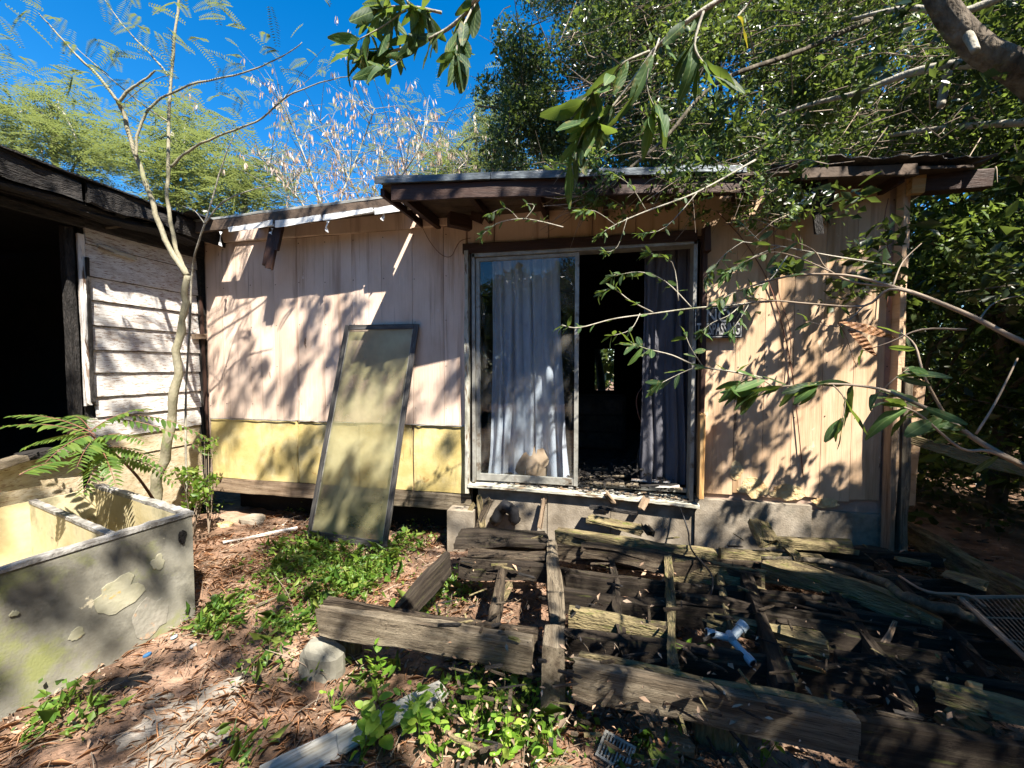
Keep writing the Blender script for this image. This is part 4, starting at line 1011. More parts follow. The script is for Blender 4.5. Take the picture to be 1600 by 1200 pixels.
drag_tube('black_cable', 'black cable curling over the deck from the door sill', 'cable', [on_y(1062, 790, WALL - .06), on_y(1075, 830, WALL - .2), Z(1080, 858, DECK + .05), Z(1110, 895, DECK + .03), Z(1112, 925, DECK - .05), Z(1095, 965, DECK - .1)], .006, M_['black'])
drag_tube('black_corrugated_pipe', 'curved black drain pipe mouth beside the concrete pier', 'pipe', [on_y(772, 815, WALL - .10), on_y(790, 790, WALL - .12), on_y(808, 815, WALL - .10)], .05, M_['black'], sides=10)
# rotten ragged wood heap at the left end of the door sill
for i, (a, c, w_, m, l) in enumerate((((716, 832), (742, 782), .045, 'moss', 'ragged mossy splinter leaning up at the left end of the door sill'), ((742, 835), (768, 775), .06, 'deck', 'taller dark splinter leaning beside the black pipe'),
        ((755, 830), (748, 770), .04, 'moss', 'thin mossy splinter leaning on the foundation near the pipe'), ((842, 830), (852, 775), .04, 'raww', 'short weathered stake standing under the middle of the glass pane'), ((1000, 800), (1012, 772), .05, 'raww', 'small curled chip hanging under the right of the sill'), ((945, 770), (962, 792), .03, 'raww', 'little bent lath hanging off the middle of the sill'))):
    o = board('splinter', None, on_y(*a, WALL - .14), on_y(*c, WALL - .07), w_, .025, M_[m], jag=.05, wear=.012, up=(0, -1, 0)); tag(o, l, 'splinter')

# short rotten bits strewn over and between the members
rd = random.Random(44)
for mname, cnt in (('deck', 200), ('moss', 60), ('char', 120)):
    b = MB()
    for k in range(cnt):
        p = on_z(rd.uniform(680, 1560), rd.uniform(830, 1120), DECK); p.z = DECK - rd.choice((-.02, -.01, .12, .2, .28)) - rd.uniform(0, .05); a = rd.uniform(-.5, .5) + (1.57 if rd.random() < .3 else 0); L_ = rd.uniform(.02, .13); w_ = rd.uniform(.004, .018)
        d = Vector((math.cos(a), math.sin(a), rd.gauss(0, .15))) * L_; s_ = Vector((-math.sin(a), math.cos(a), rd.gauss(0, .2))) * w_; u_ = Vector((0, 0, rd.uniform(.004, .015)))
        q = p; b.hexa([q, q + d * .9, q + d + s_, q + s_ * .8, q + u_, q + d + u_, q + d * .85 + s_ + u_, q + s_ + u_])
    o = b.build('rotten_bits', M_[mname], None); o['kind'] = 'stuff'
# ---- wire shelf on the right
T = thing('wire_shelf', Z(1560, 960, DECK + .05), 'rusty wire shelf lying on the right edge of the deck', 'shelf')
c0, c1, c2, c3 = Z(1500, 934, DECK + .05), Z(1690, 932, DECK + .05), Z(1790, 1080, DECK + .04), Z(1620, 1045, DECK + .04)
MB().tube([c0, c1, c2, c3, c0], .013, 7).build('rim', M_['twig'], T)
n = 24
for k in range(1, n):
    t = k / n; MB().tube([c0.lerp(c1, t), c3.lerp(c2, t)], .0032, 4).build('wire', M_['raww'], T)
for t in (.33, .66): MB().tube([c0.lerp(c3, t), c1.lerp(c2, t)], .004, 4).build('wire', M_['raww'], T)

# ---- white pipe fitting
T = thing('pipe_fitting', on_z(1150, 1000, DECK - .02), 'pale blue plastic pipe with a Y joint lying between the joists', 'pipe')
zz = DECK - .03
j = Z(1142, 998, zz)
for (e, r) in ((Z(1104, 988, zz + .02), .017), (Z(1163, 975, zz + .05), .021), (Z(1176, 1036, zz - .03), .017)):
    MB().tube([j, e], r, 12).build('pipe', M_['pvc'], T, smooth=False)
    d = (e - j).normalized(); MB().tube([e - d * .035, e + d * .001], r * 1.25, 12).build('collar', M_['pvc'], T)
    MB().tube([e + d * .0015, e + d * .003], r * .85, 12).build('bore', M_['black'], T)
MB().tube([j - Vector((.0, .025, -.01)), j + Vector((0, .025, .01))], .019, 12).build('joint', M_['pvc'], T)
# ---- small vent grille bottom
gp = on_ground(962, 1185)
T = thing('vent_grille', gp, 'small grey plastic grille lying on the soil at the bottom edge', 'grille')
Mx = Matrix.Translation(gp + Vector((0, 0, .03))) @ Matrix.Rotation(math.radians(-25), 4, 'Z') @ Matrix.Rotation(math.radians(18), 4, 'X')
def lb(name, a, c, m, M=Mx): 
    b = MB().box(a, c); return b.build(name, M_[m], T, M)
lb('frame', (-.07, .045, -.006), (.07, .055, .006), 'metal'); lb('frame', (-.07, -.055, -.006), (.07, -.045, .006), 'metal'); lb('frame', (-.07, -.045, -.006), (-.06, .045, .006), 'metal'); lb('frame', (.06, -.045, -.006), (.07, .045, .006), 'metal')
for k in range(8): lb('slat', (-.052 + k * .0145, -.045, -.004), (-.046 + k * .0145, .045, .004), 'metal')

# ---- planks, stones and scraps on the ground left
def gboard(a, c, w_, h, m, label, lift=.02, jag=.04, wear=.008, name='plank', cat='plank'):
    p0 = on_ground(*a); p1 = on_ground(*c); p0.z += h + lift; p1.z += h + lift
    o = board(name, None, p0, p1, w_, h, M_[m], jag=jag, wear=wear); tag(o, label, cat); return o
M_['paleplank'] = mat('white_washed_plank', [(.30,.27,.21), (.44,.42,.36), (.52,.50,.45)], 2.2, GRAIN, .85, .5, 5, bump_stretch=(1, 12, 12), spots=[((.20,.15,.10), 4, .60, .08), ((.30,.42,.36), 3, .64, .06)])
gboard((700, 1085), (520, 1182), .11, .025, 'paleplank', 'pale white washed plank lying on the ground at the bottom', lift=.03)
gboard((560, 1150), (400, 1235), .13, .025, 'paleplank', 'second pale plank, running off the bottom edge of the picture', lift=.01)
gboard((345, 853), (468, 830), .022, .018, 'siding', 'thin pale stick lying on the ground left of the screen door')
gboard((395, 955), (520, 905), .012, .01, 'greyw', 'grey twig-like lath among the green ground plants')
gboard((700, 1010), (830, 1078), .09, .03, 'deck', 'dark sunken board under the front beam of the deck', lift=-.01)
def stone(px, py, sx, sy, sz, m, label, name='stone', cat='stone', seed=0, lift=.3, p=None):
    c = p or on_ground(px, py); b = MB(); n_, rows_ = 14, 8
    for j in range(rows_ + 1):
        ph = math.pi * j / rows_
        for k in range(n_):
            th = 2 * math.pi * k / n_; d = Vector((math.sin(ph) * math.cos(th), math.sin(ph) * math.sin(th), math.cos(ph)))
            e = Vector([math.copysign(abs(q) ** .6, q) for q in d]); r_ = 1 + .25 * noise.noise(d * 1.8 + Vector((seed, 1, 2))) + .06 * noise.noise(d * 7 + Vector((seed, 0, 0)))
            b.v.append((c.x + e.x * sx * r_, c.y + e.y * sy * r_, c.z + sz * lift + e.z * sz * r_))
    for j in range(rows_):
        for k in range(n_): b.f.append((j*n_ + k, (j+1)*n_ + k, (j+1)*n_ + (k+1) % n_, j*n_ + (k+1) % n_))
    o = b.build(name, M_[m], None); tag(o, label, cat); return o
stone(505, 1050, .12, .07, .13, 'tubout', 'upright grey mossy concrete lump below the deck corner', seed=1, name='concrete_lump')
stone(520, 862, .05, .04, .05, 'tubin', 'small tan clod between the weeds before the screen door', seed=2)
stone(395, 815, .12, .09, .05, 'concrete', 'flat grey stone on the bare soil behind the weeds', seed=3)
stone(352, 822, .08, .05, .03, 'chip', 'flat orange brown slab on the bare soil', seed=4)
stone(1015, 1120, .09, .07, .05, 'ground', 'low brown clod of soil under the front beam', seed=5)
# crumbling sheets lying flat
M_['ashsheet'] = mat('crumbling_pale_sheet', [(.14,.115,.09), (.21,.185,.155), (.28,.25,.215)], 5, (1, 2.2, 1), .95, .6, 30, spots=[((.17,.10,.06), 4, .54, .06)])
def gsheet(px, py, rx, ry, rot, m, label, seed, name='crumbling_sheet', th=.008, n_=40, lift=.012):
    c = on_ground(px, py); b = MB(); R = 4
    ring = []
    for q in range(1, R + 1):
        for k in range(n_):
            w = 2 * math.pi * k / n_; rr = (1 + .5 * noise.noise(Vector((math.cos(w) * 1.5, math.sin(w) * 1.5, seed))) + .28 * noise.noise(Vector((math.cos(w) * 6, math.sin(w) * 6, seed)))) * q / R
            x = rx * rr * math.cos(w); y = ry * rr * math.sin(w); X = c.x + x * math.cos(rot) - y * math.sin(rot); Y = c.y + x * math.sin(rot) + y * math.cos(rot)
            b.v.append((X, Y, ground_z(X, Y) + lift + .012 * noise.noise(Vector((X * 9, Y * 9, seed)))))
    ci = len(b.v); b.v.append((c.x, c.y, ground_z(c.x, c.y) + lift + .01))
    for k in range(n_): b.f.append((ci, k, (k + 1) % n_))
    for q in range(R - 1):
        for k in range(n_): b.f.append((q*n_ + k, (q+1)*n_ + k, (q+1)*n_ + (k+1) % n_, q*n_ + (k+1) % n_))
    S = len(b.v); last = (R - 1) * n_
    for k in range(n_): x, y, z = b.v[last + k]; b.v.append((x, y, z - th - .01))
    for k in range(n_): b.f.append((last + k, S + k, S + (k+1) % n_, last + (k+1) % n_))
    o = b.build(name, M_[m], None); tag(o, label, 'sheet'); return o
gsheet(300, 1110, .24, .13, .9, 'ashsheet', 'large pale crumbling sheet on the ground at lower left', 1.0)
gsheet(255, 1190, .20, .12, .7, 'ashsheet', 'pale brown crumbling sheet at the bottom left edge', 2.0)
gsheet(345, 1085, .10, .05, .8, 'ashsheet', 'small grey flake beside the large crumbling sheet', 3.0)
gsheet(195, 1068, .09, .055, .5, 'black', 'dark slate-like shard lying by the foot of the trough', 4.0)
gsheet(235, 1095, .09, .03, .6, 'ashsheet', 'narrow pale shard between the dark shard and the large sheet', 5.0)
gsheet(1035, 1160, .13, .09, 1.9, 'barkchip', 'orange brown rotten slab at the bottom centre', 6.0, name='rotten_slab', th=.03, lift=.04)
gsheet(700, 880, .10, .06, .3, 'ground', 'brown mat of soil and bark under the deck corner', 7.0, name='bark_mat')
# bottle caps and scraps
def disc(px, py, r, m, label, name='bottle_cap', cat='bottle cap'):
    c = on_ground(px, py); b = MB(); n_ = 14
    for z, q in ((.006, r), (.016, r), (.019, r * .8)):
        for k in range(n_): w = 2*math.pi*k/n_; b.v.append((c.x + q*math.cos(w), c.y + q*math.sin(w), c.z + z + .3 * q * math.cos(w)))
    for q in range(2):
        for k in range(n_): b.f.append((q*n_+k, q*n_+(k+1) % n_, (q+1)*n_+(k+1) % n_, (q+1)*n_+k))
    b.f.append(tuple(range(2*n_, 3*n_))); b.f.append(tuple(range(n_))[::-1])
    o = b.build(name, M_[m], None); tag(o, label, cat)
disc(230, 1026, .02, 'blue', 'blue bottle cap on the litter near the foot of the trough')
disc(272, 998, .018, 'pvc', 'light blue bottle cap closer to the green ground plants')
disc(302, 1012, .018, 'signwhite', 'white scrap of plastic right of the bottle caps', 'plastic_scrap', 'scrap')
# leaning lattice strips in the corner
for i, (a, c) in enumerate((((195, 770), (248, 742)), ((215, 782), (278, 738)), ((232, 790), (290, 750)), ((262, 792), (300, 752)), ((240, 745), (290, 795)), ((270, 735), (310, 790)))):
    o = board('lattice_strip', None, on_y(*a, 3.15), on_y(*c, 3.22 + .02 * i), .035, .01, M_['raww'], up=(0, -1, 0), jag=.01)
    tag(o, ['lowest grey lattice strip leaning in the corner left of the sapling foot', 'longer lattice strip leaning behind the sapling foot', 'lattice strip right of the sapling foot', 'short lattice strip nearest the yellow panels', 'lattice strip crossing the others behind the sapling', 'rightmost crossing lattice strip under the corner'][i], 'lattice strip', 'lattice strips in the corner')
# rotten post stub past the corner of the house and a sloping mossy rail
o = board('leaning_post', None, on_y(1437, 590, 3.9), on_y(1418, 795, 3.9), .10, .06, M_['ochre'], up=(0, -1, 0), jag=.04); tag(o, 'peach painted post leaning just behind the right corner of the house', 'post')
o = board('mossy_rail', None, on_y(1405, 672, 3.6), on_y(1640, 735, 3.2), .07, .07, M_['moss'], jag=.03, sag=.02); tag(o, 'mossy rotten rail running to the right from the house corner', 'rail')
# ================================================================== VEGETATION
def rot_rand(n, rng, tilt=None):
    """n random orthonormal frames; tilt limits how far the leaf normal leaves the vertical (None = any)"""
    d = rng.normal(size=(n, 3)); d /= np.linalg.norm(d, axis=1)[:, None]
    if tilt is not None:
        d[:, 2] = np.abs(d[:, 2]) + tilt; d /= np.linalg.norm(d, axis=1)[:, None]
    a = rng.normal(size=(n, 3)); a -= (a * d).sum(1)[:, None] * d; a /= np.linalg.norm(a, axis=1)[:, None]
    return a, np.cross(d, a), d

def leaf_cloud(name, P, size, m, parent, rng, aspect=.45, tilt=None, bend=.18, droop=0.0, quad=True):
    n = len(P); a, b, d = rot_rand(n, rng, tilt)
    if droop: a[:, 2] -= droop; a /= np.linalg.norm(a, axis=1)[:, None]; b = np.cross(d, a); b /= np.linalg.norm(b, axis=1)[:, None]
    s = size * np.clip(rng.lognormal(-.05, .38, n), .35, 2.4)[:, None]
    w = s * aspect
    v = np.stack([P - a * s * .5, P + b * w * .5 + d * s * bend * .5 + a * s * .05, P + a * s * .5, P - b * w * .5 + d * s * bend * .5 + a * s * .05], 1).reshape(-1, 3)
    i = np.arange(n)[:, None] * 4
    f = np.concatenate([i + np.array([[0, 1, 2]]), i + np.array([[0, 2, 3]])], 0)
    c = v.mean(0)
    o = inst(name, np_mesh(name, v - c, f, m), parent, Matrix.Translation(Vector(c)))
    o['kind'] = 'stuff'
    return o

def crown_points(centres, radii, per, rng, squash=.7, shell=.25):
    out = []
    for c, r, k in zip(centres, radii, per):
        d = rng.normal(size=(k, 3)); d /= np.linalg.norm(d, axis=1)[:, None]
        q = rng.uniform(shell, 1, k) ** .6
        out.append(np.array(c) + d * (q * r)[:, None] * np.array([1, 1, squash]))
    return np.concatenate(out)

def catmull(P, sub=4):
    P = [Vector(p) for p in P]; out = []
    for i in range(len(P) - 1):
        p0 = P[max(i-1, 0)]; p1 = P[i]; p2 = P[i+1]; p3 = P[min(i+2, len(P)-1)]
        for k in range(sub):
            t = k / sub; out.append(.5 * ((2*p1) + (-p0+p2)*t + (2*p0-5*p1+4*p2-p3)*t*t + (-p0+3*p1-3*p2+p3)*t*t*t))
    out.append(P[-1]); return out

def tree(name, label, base, top, r0, centres, radii, per, leaf, m, rng_seed, aspect=.45, limb_m='darkbark', squash=.7, extra=None, twigs=True, cat='tree', group=None, limbs=14, tilt=None):
    rng = np.random.default_rng(rng_seed); rr = random.Random(rng_seed)
    T = thing(name, base, label, cat, group)
    base = Vector(base); top = Vector(top)
    mid = base.lerp(top, .5) + Vector((rr.uniform(-.2, .2), rr.uniform(-.2, .2), 0))
    path = catmull([base, base.lerp(mid, .5) + Vector((.06, .03, 0)), mid, top], 5)
    MB().tube(path, list(np.linspace(r0, r0 * .35, len(path))), 10).build('trunk', M_[limb_m], T, smooth=True)
    order = list(range(len(centres))); rr.shuffle(order)
    for q in order[:limbs]:
        c = Vector(centres[q]); st = path[int(len(path) * rr.uniform(.45, .98)) - 1]
        md = st.lerp(c, .5) + Vector((rr.uniform(-.3, .3), rr.uniform(-.3, .3), rr.uniform(-.1, .3)))
        pp = catmull([st, md, c], 5); MB().tube(pp, list(np.linspace(r0 * .34, r0 * .06, len(pp))), 6).build('limb', M_[limb_m], T, smooth=True)
    if twigs:
        b = MB()
        for c, r in zip(centres, radii):
            for k in range(5):
                a = Vector(c) + Vector([rr.gauss(0, .35) * r for _ in range(3)]); e = Vector(c) + Vector([rr.gauss(0, .75) * r for _ in range(3)])
                b.tube([a, a.lerp(e, .5) + Vector([rr.gauss(0, .08) * r for _ in range(3)]), e], [.012, .008, .003], 3, cap=False)
        o = b.build('twigs', M_[limb_m], T); o['kind'] = 'stuff'
    leaf_cloud('crown', crown_points(centres, radii, per, rng, squash), leaf, M_[m], T, rng, aspect, tilt)
    return T

def scatter_centres(n, lo, hi, rng, test=None):
    out = []
    while len(out) < n:
        p = [rng.uniform(lo[i], hi[i]) for i in range(3)]
        if test is None or test(p): out.append(p)
    return out
rs = random.Random(21)
def R3(): return rs

# ---- dark evergreen behind and over the right half of the house (fills the upper right)
def cc(n, pxr, pyr, dr, seed):
    r_ = random.Random(seed); out = []
    for _ in range(n):
        p = at_d(r_.uniform(*pxr), r_.uniform(*pyr), r_.uniform(*dr)); out.append(tuple(p))
    return out
C = cc(105, (800, 1620), (-130, 255), (4.9, 7.6), 1)
C = [c for c in C if not (c[0] < .25 * c[1] and False)]
tree('evergreen_oak', 'large dark green broad-leaved tree rising behind the right half of the pink house', (1.6, 8.2, -1.6), (1.9, 7.4, 4.2), .22, C, [.55] * len(C), [2100] * len(C), .052, 'leaf_dark', 3, limbs=22)
C = cc(22, (770, 860), (20, 290), (5.5, 8.0), 2)
tree('leafy_tree', 'smaller dark leafy tree at the left edge of the evergreen, seen over the upper roof', (.1, 8.4, -1.6), (.0, 8.0, 3.4), .10, C, [.38] * len(C), [700] * len(C), .06, 'leaf_dark', 4, limbs=8)
M_['leaf_thicket'] = leaf_mat('sunlit_toned_leaf', [(.02,.04,.01), (.05,.09,.018), (.10,.16,.035)], .4, tint=(.38, .5, .08))  # brighter greens imitate sunlight falling on the leaves
# ---- right side thicket beyond the corner of the house
for i, (x, y, lab) in enumerate(((4.3, 5.4, 'bushy green tree just beyond the right corner of the house'), (6.4, 7.6, 'taller green tree farther behind the right corner of the house'), (5.2, 3.3, 'shaded bush at the right edge behind the deck'), (8.8, 5.6, 'distant leafy tree at the far right edge'), (3.3, 9.8, 'green tree farthest back between the house and the thicket'))):
    r_ = random.Random(50 + i); C = []
    for _ in range(34):
        C.append((x + r_.gauss(0, .85), y + r_.gauss(0, .8), r_.uniform(-1.3, 3.6)))
    C = [c for c in C if not (c[0] < 2.55 and c[1] < 8)]
    tree('thicket_tree', lab, (x, y, -1.7), (x + .2, y, 3.0), .09, C, [.6] * len(C), [1000] * len(C), .075, 'leaf_thicket' if i in (0, 1, 4) else 'leaf_dark', 60 + i, group='trees of the thicket on the right', limbs=10)
# ---- feathery green trees behind the left roofs
def feather_cloud(name, centres, per, m, parent, rng, frond=.28, pairs=11, leaflet=.035):
    """bipinnate fronds: each is a rachis with rows of small leaflets"""
    P = []; A = []; 
    for c in centres:
        for _ in range(per):
            o = np.array(c) + rng.normal(size=3) * .30
            d = rng.normal(size=3); d[2] = d[2] * .5 - .15; d /= np.linalg.norm(d)
            s = np.cross(d, [0, 0, 1]); s /= np.linalg.norm(s) + 1e-6
            Lf = frond * rng.uniform(.6, 1.3)
            for k in range(pairs):
                t = k / pairs; q = o + d * Lf * t + np.array([0, 0, -.35 * Lf * t * t])
                for sg in (-1, 1):
                    ll = leaflet * 2.2 * (1 - .5 * abs(2 * t - .9)); a = (s * sg + d * .35); a /= np.linalg.norm(a)
                    P.append(q); A.append(a * ll)
    P = np.array(P); A = np.array(A); n = len(P); W = np.cross(A, rng.normal(size=(n, 3)) * .15 + np.array([0, 0, 1])); W /= np.linalg.norm(W, axis=1)[:, None] + 1e-6; W *= leaflet * .20
    v = np.stack([P, P + A * .5 + W, P + A, P + A * .5 - W], 1).reshape(-1, 3); f = np.arange(n)[:, None] * 4 + np.array([[0, 1, 2, 3]]); c = v.mean(0)
    o = inst(name, np_mesh(name, v - c, f, m), parent, Matrix.Translation(Vector(c))); o['kind'] = 'stuff'; return o
def ftree(label, spots, depth, seed, m='leaf_feather', per=55, frond=.45, group='feathery trees beyond the roofs'):
    rng = np.random.default_rng(seed); r_ = random.Random(seed)
    C = [tuple(at_d(px + r_.uniform(-12, 12), py + r_.uniform(-8, 8), depth + r_.uniform(-.8, .8))) for px, py in spots for _ in (0, 1)]
    cx = sum(c[0] for c in C) / len(C); cy = sum(c[1] for c in C) / len(C)
    T = thing('feathery_tree', (cx, cy, -1.6), label, 'tree', group)
    top = Vector((cx, cy, max(c[2] for c in C) - .6)); base = Vector((cx, cy, -1.6)); path = catmull([base, base.lerp(top, .5) + Vector((.15, 0, 0)), top], 6)
    MB().tube(path, list(np.linspace(.12, .03, len(path))), 8).build('trunk', M_['bark'], T, smooth=True)
    for c in C[::2]:
        st = path[r_.randint(5, len(path) - 1)]; c = Vector(c); pp = catmull([st, st.lerp(c, .5) + Vector((0, 0, .2)), c], 4)
        MB().tube(pp, list(np.linspace(.035, .008, len(pp))), 5).build('limb', M_['bark'], T, smooth=True)
    feather_cloud('crown', C, per, M_[m], T, rng, frond, 10, .06)
ftree('feathery yellow green tree behind the burnt roof at the far left', [(20, 210), (60, 190), (85, 165), (110, 225), (30, 180), (70, 230), (130, 250), (150, 215)], 8.5, 1, per=60)
ftree('feathery tree behind the burnt roof, under the forked sapling', [(190, 230), (230, 255), (270, 240), (300, 255), (250, 290), (290, 290), (330, 300), (275, 205), (290, 190)], 8.0, 2, per=55)
ftree('low yellow green feathery tree above the lower roof', [(360, 300), (385, 270), (410, 300), (370, 250), (425, 280), (345, 320)], 7.5, 3, per=45)
ftree('pale feathery tree showing just over the upper roof', [(680, 270), (710, 255), (740, 265), (765, 240), (790, 262), (760, 205), (775, 170), (735, 280), (700, 280)], 9.5, 4, per=50)
# ---- dry tree full of tan pods
def pod_tree(label, stems, depth, seed, npods):
    rng = np.random.default_rng(seed); r_ = random.Random(seed)
    T = thing('pod_tree', at_d(stems[0][0][0], 560, depth), label, 'tree', 'pod bearing trees behind the lower roof')
    T.location.z = -1.6; WM[T.name] = Matrix.Translation(T.location)
    tips = []
    for st in stems:
        pp = catmull([at_d(px, py, depth + r_.uniform(-.3, .3)) for px, py in st], 5); pp = [Vector(p) for p in pp]
        MB().tube(pp, list(np.linspace(.022, .007, len(pp))), 5).build('limb', M_['bark'], T, smooth=True)
        for k in range(42):
            s = pp[r_.randint(int(len(pp) * .3), len(pp) - 1)]; e = s + Vector((r_.gauss(0, .45), r_.gauss(0, .5), abs(r_.gauss(.25, .3))))
            b = MB().tube([s, s.lerp(e, .5) + Vector((0, 0, .06)), e], [.006, .004, .002], 4, cap=False); b.build('twig', M_['bark'], T); tips += [e, s.lerp(e, .6)]
    P = []; A = []
    for _ in range(npods):
        c = r_.choice(tips) + Vector((r_.gauss(0, .06), r_.gauss(0, .06), r_.gauss(-.03, .05)))
        for q in range(r_.randint(2, 6)):
            P.append(tuple(c + Vector((r_.gauss(0, .025), r_.gauss(0, .025), 0)))); A.append((r_.gauss(0, .02), r_.gauss(0, .02), -r_.uniform(.06, .13)))
    P = np.array(P); A = np.array(A); n = len(P); W = np.cross(A, rng.normal(size=(n, 3))); W /= np.linalg.norm(W, axis=1)[:, None] + 1e-6; W *= .011
    v = np.stack([P, P + A * .5 + W, P + A, P + A * .5 - W], 1).reshape(-1, 3); f = np.arange(n)[:, None] * 4 + np.array([[0, 1, 2, 3]]); c = v.mean(0)
    o = inst('pods', np_mesh('pods', v - c, f, M_['pod']), T, Matrix.Translation(Vector(c))); o['kind'] = 'stuff'
    feather_cloud('foliage', [tuple(t) for t in tips[::5]], 3, M_['leaf_feather'], T, rng, .22, 8, .03)
pod_tree('dry thin tree hung with tan pods behind the lower roof', [[(520, 420), (505, 330), (470, 230), (440, 160)], [(520, 420), (530, 320), (560, 240), (585, 170)], [(515, 410), (480, 330), (430, 270), (400, 240)], [(530, 400), (600, 310), (650, 240), (665, 190)]], 6.4, 5, 300)
pod_tree('second pod hung tree, right of the first and nearer the upper roof', [[(600, 430), (570, 330), (530, 250), (500, 190)], [(600, 430), (620, 330), (640, 270), (690, 215)], [(600, 430), (585, 330), (590, 260), (610, 200)], [(610, 430), (650, 330), (700, 280), (730, 250)]], 7.4, 6, 260)

# ---- saplings in the left corner
def sapling(label, base, limbs, m, seed, fronds, r_scale=1.0, depth=3.3):
    T = thing('sapling', base, label, 'sapling'); T_pts = []
    for i, (pts, ra, rb, d0, d1) in enumerate(limbs):
        P = [at_d(px, py, d0 + (d1 - d0) * k / (len(pts) - 1)) for k, (px, py) in enumerate(pts)]
        if i == 0: P = [Vector(base)] + P
        pp = catmull(P, 6); pp = [p + Vector([.5 * ra * noise.noise(Vector((k * .45, i * 3.1, q * 5.0 + seed))) for q in range(3)]) * (0 if k in (0, len(pp) - 1) else 1) for k, p in enumerate(pp)]
        MB().tube(pp, list(np.linspace(ra * .8, rb * .7, len(pp)) + np.array([.14 * ra * noise.noise(Vector((k * .9, i, seed))) for k in range(len(pp))])), 9).build('trunk' if i == 0 else 'limb', M_[m], T, smooth=True)
        T_pts.append(pp)
    return T, T_pts
b0 = at_d(243, 772, 3.62); b0.z = ground_z(b0.x, b0.y) - .05
T, L_ = sapling('grey forked sapling growing beside the corner of the clapboards', tuple(b0), [
    ([(243, 768), (262, 690), (274, 600), (284, 500), (293, 430)], .060, .032, 3.6, 3.35),
    ([(293, 430), (262, 385), (236, 310), (213, 245), (192, 175), (184, 158)], .028, .017, 3.35, 3.0),
    ([(184, 158), (150, 115), (125, 92), (98, 62), (60, 20)], .014, .005, 3.0, 2.8),
    ([(186, 160), (205, 138), (222, 128), (243, 110)], .014, .008, 3.0, 2.95),
    ([(213, 245), (216, 205), (238, 165), (292, 135), (345, 122), (400, 107), (440, 88), (472, 66)], .013, .004, 3.1, 3.0),
    ([(293, 430), (275, 390), (263, 320), (263, 250), (266, 130), (280, 0), (288, -60)], .022, .010, 3.35, 3.2),
    ([(266, 260), (300, 232), (335, 215), (400, 190), (450, 150), (500, 130), (545, 119)], .013, .004, 3.25, 3.1),
    ([(262, 118), (240, 90), (215, 65), (185, 30), (160, -5)], .010, .004, 3.2, 3.1),
    ([(262, 190), (225, 165), (170, 120), (120, 75)], .008, .003, 3.2, 3.0),
    ([(205, 165), (190, 165), (235, 128), (262, 118)], .004, .003, 3.05, 3.1)], 'sapbark', 1, None)
rng = np.random.default_rng(9); r_ = random.Random(9)
cs = [tuple(at_d(px, py, d)) for px, py, d in ((30, 30, 2.6), (60, 20, 2.7), (90, 45, 2.8), (20, 60, 2.6), (75, 70, 2.8), (110, 60, 2.9), (50, 8, 2.7), (130, 95, 2.9), (160, 100, 3.0), (185, 110, 3.0), (250, 60, 3.1), (275, 90, 3.1), (300, 95, 3.1), (310, 70, 3.1), (345, 60, 3.1), (360, 30, 3.1), (420, 40, 3.0), (440, 95, 3.0), (240, 50, 3.0), (330, 130, 3.0))]
feather_cloud('foliage', cs, 6, M_['leaf_feather'], T, rng, .20, 16, .020)
b1 = at_d(288, 690, 3.75); b1.z = ground_z(b1.x, b1.y)
T2, _ = sapling('thin reddish shoot forking in front of the lower roof corner', tuple(b1), [
    ([(290, 640), (296, 520), (300, 430), (306, 392), (320, 350)], .012, .010, 3.7, 3.3), ([(320, 350), (332, 310), (348, 255), (366, 210)], .009, .004, 3.3, 3.2), ([(320, 350), (345, 318), (375, 303), (402, 295), (425, 290)], .009, .004, 3.3, 3.2), ([(320, 350), (305, 330), (285, 322)], .005, .003, 3.3, 3.3)], 'bark', 2, None)

# ---- sumac-like plant with pinnate leaves in front of the burnt building
def frond(T, p0, p1, droop, n, ll, m, seed, red='reddish'):
    r_ = random.Random(seed); p0 = Vector(p0); p1 = Vector(p1); pts = [p0.lerp(p1, t) + Vector((0, 0, droop * 4 * t * (1 - t))) for t in np.linspace(0, 1, 10)]
    b = MB(); 
    rach = MB().tube(pts, list(np.linspace(.004, .0015, 10)), 5)
    d = (p1 - p0).normalized(); s = d.cross(Vector((0, 0, 1))).normalized()
    for k in range(n):
        t = (k + 1) / n; q = pts[0].lerp(pts[-1], t) + Vector((0, 0, droop * 4 * t * (1 - t)))
        for sg in (-1, 1):
            L_ = ll * (1 - .45 * abs(2 * t - .8)) * r_.uniform(.85, 1.15)
            a = (s * sg + d * .5 + Vector((0, 0, r_.uniform(-.45, -.05)))).normalized(); nrm = a.cross(d).normalized(); w = a.cross(nrm).normalized() * L_ * .135
            up = Vector((0, 0, 1)) * L_ * .05
            b.add([q, q + a * L_ * .3 + w + up, q + a * L_ * .3 - w + up, q + a * L_ * .7 + w * .8, q + a * L_ * .7 - w * .8, q + a * L_ - up * 1.5, q + a * L_ * .5 + up * .3],
                  [(0, 1, 6), (0, 6, 2), (1, 3, 6), (2, 6, 4), (3, 5, 6), (6, 5, 4)])
    fo = b.build('leaf', M_[m], T); rach.build('leaf_stalk', M_[red], fo)
sb = at_d(246, 775, 3.3); sb.z = ground_z(sb.x, sb.y)
T = thing('pinnate_shrub', sb, 'shrub with long drooping pinnate leaves arching over the trough', 'shrub')
top = at_d(140, 678, 2.75)
MB().tube(catmull([at_d(246, 790, 3.3), at_d(215, 745, 3.1), at_d(175, 705, 2.95), top], 5), list(np.linspace(.011, .006, 16)), 7).build('stem', M_['reddish'], T, smooth=True)
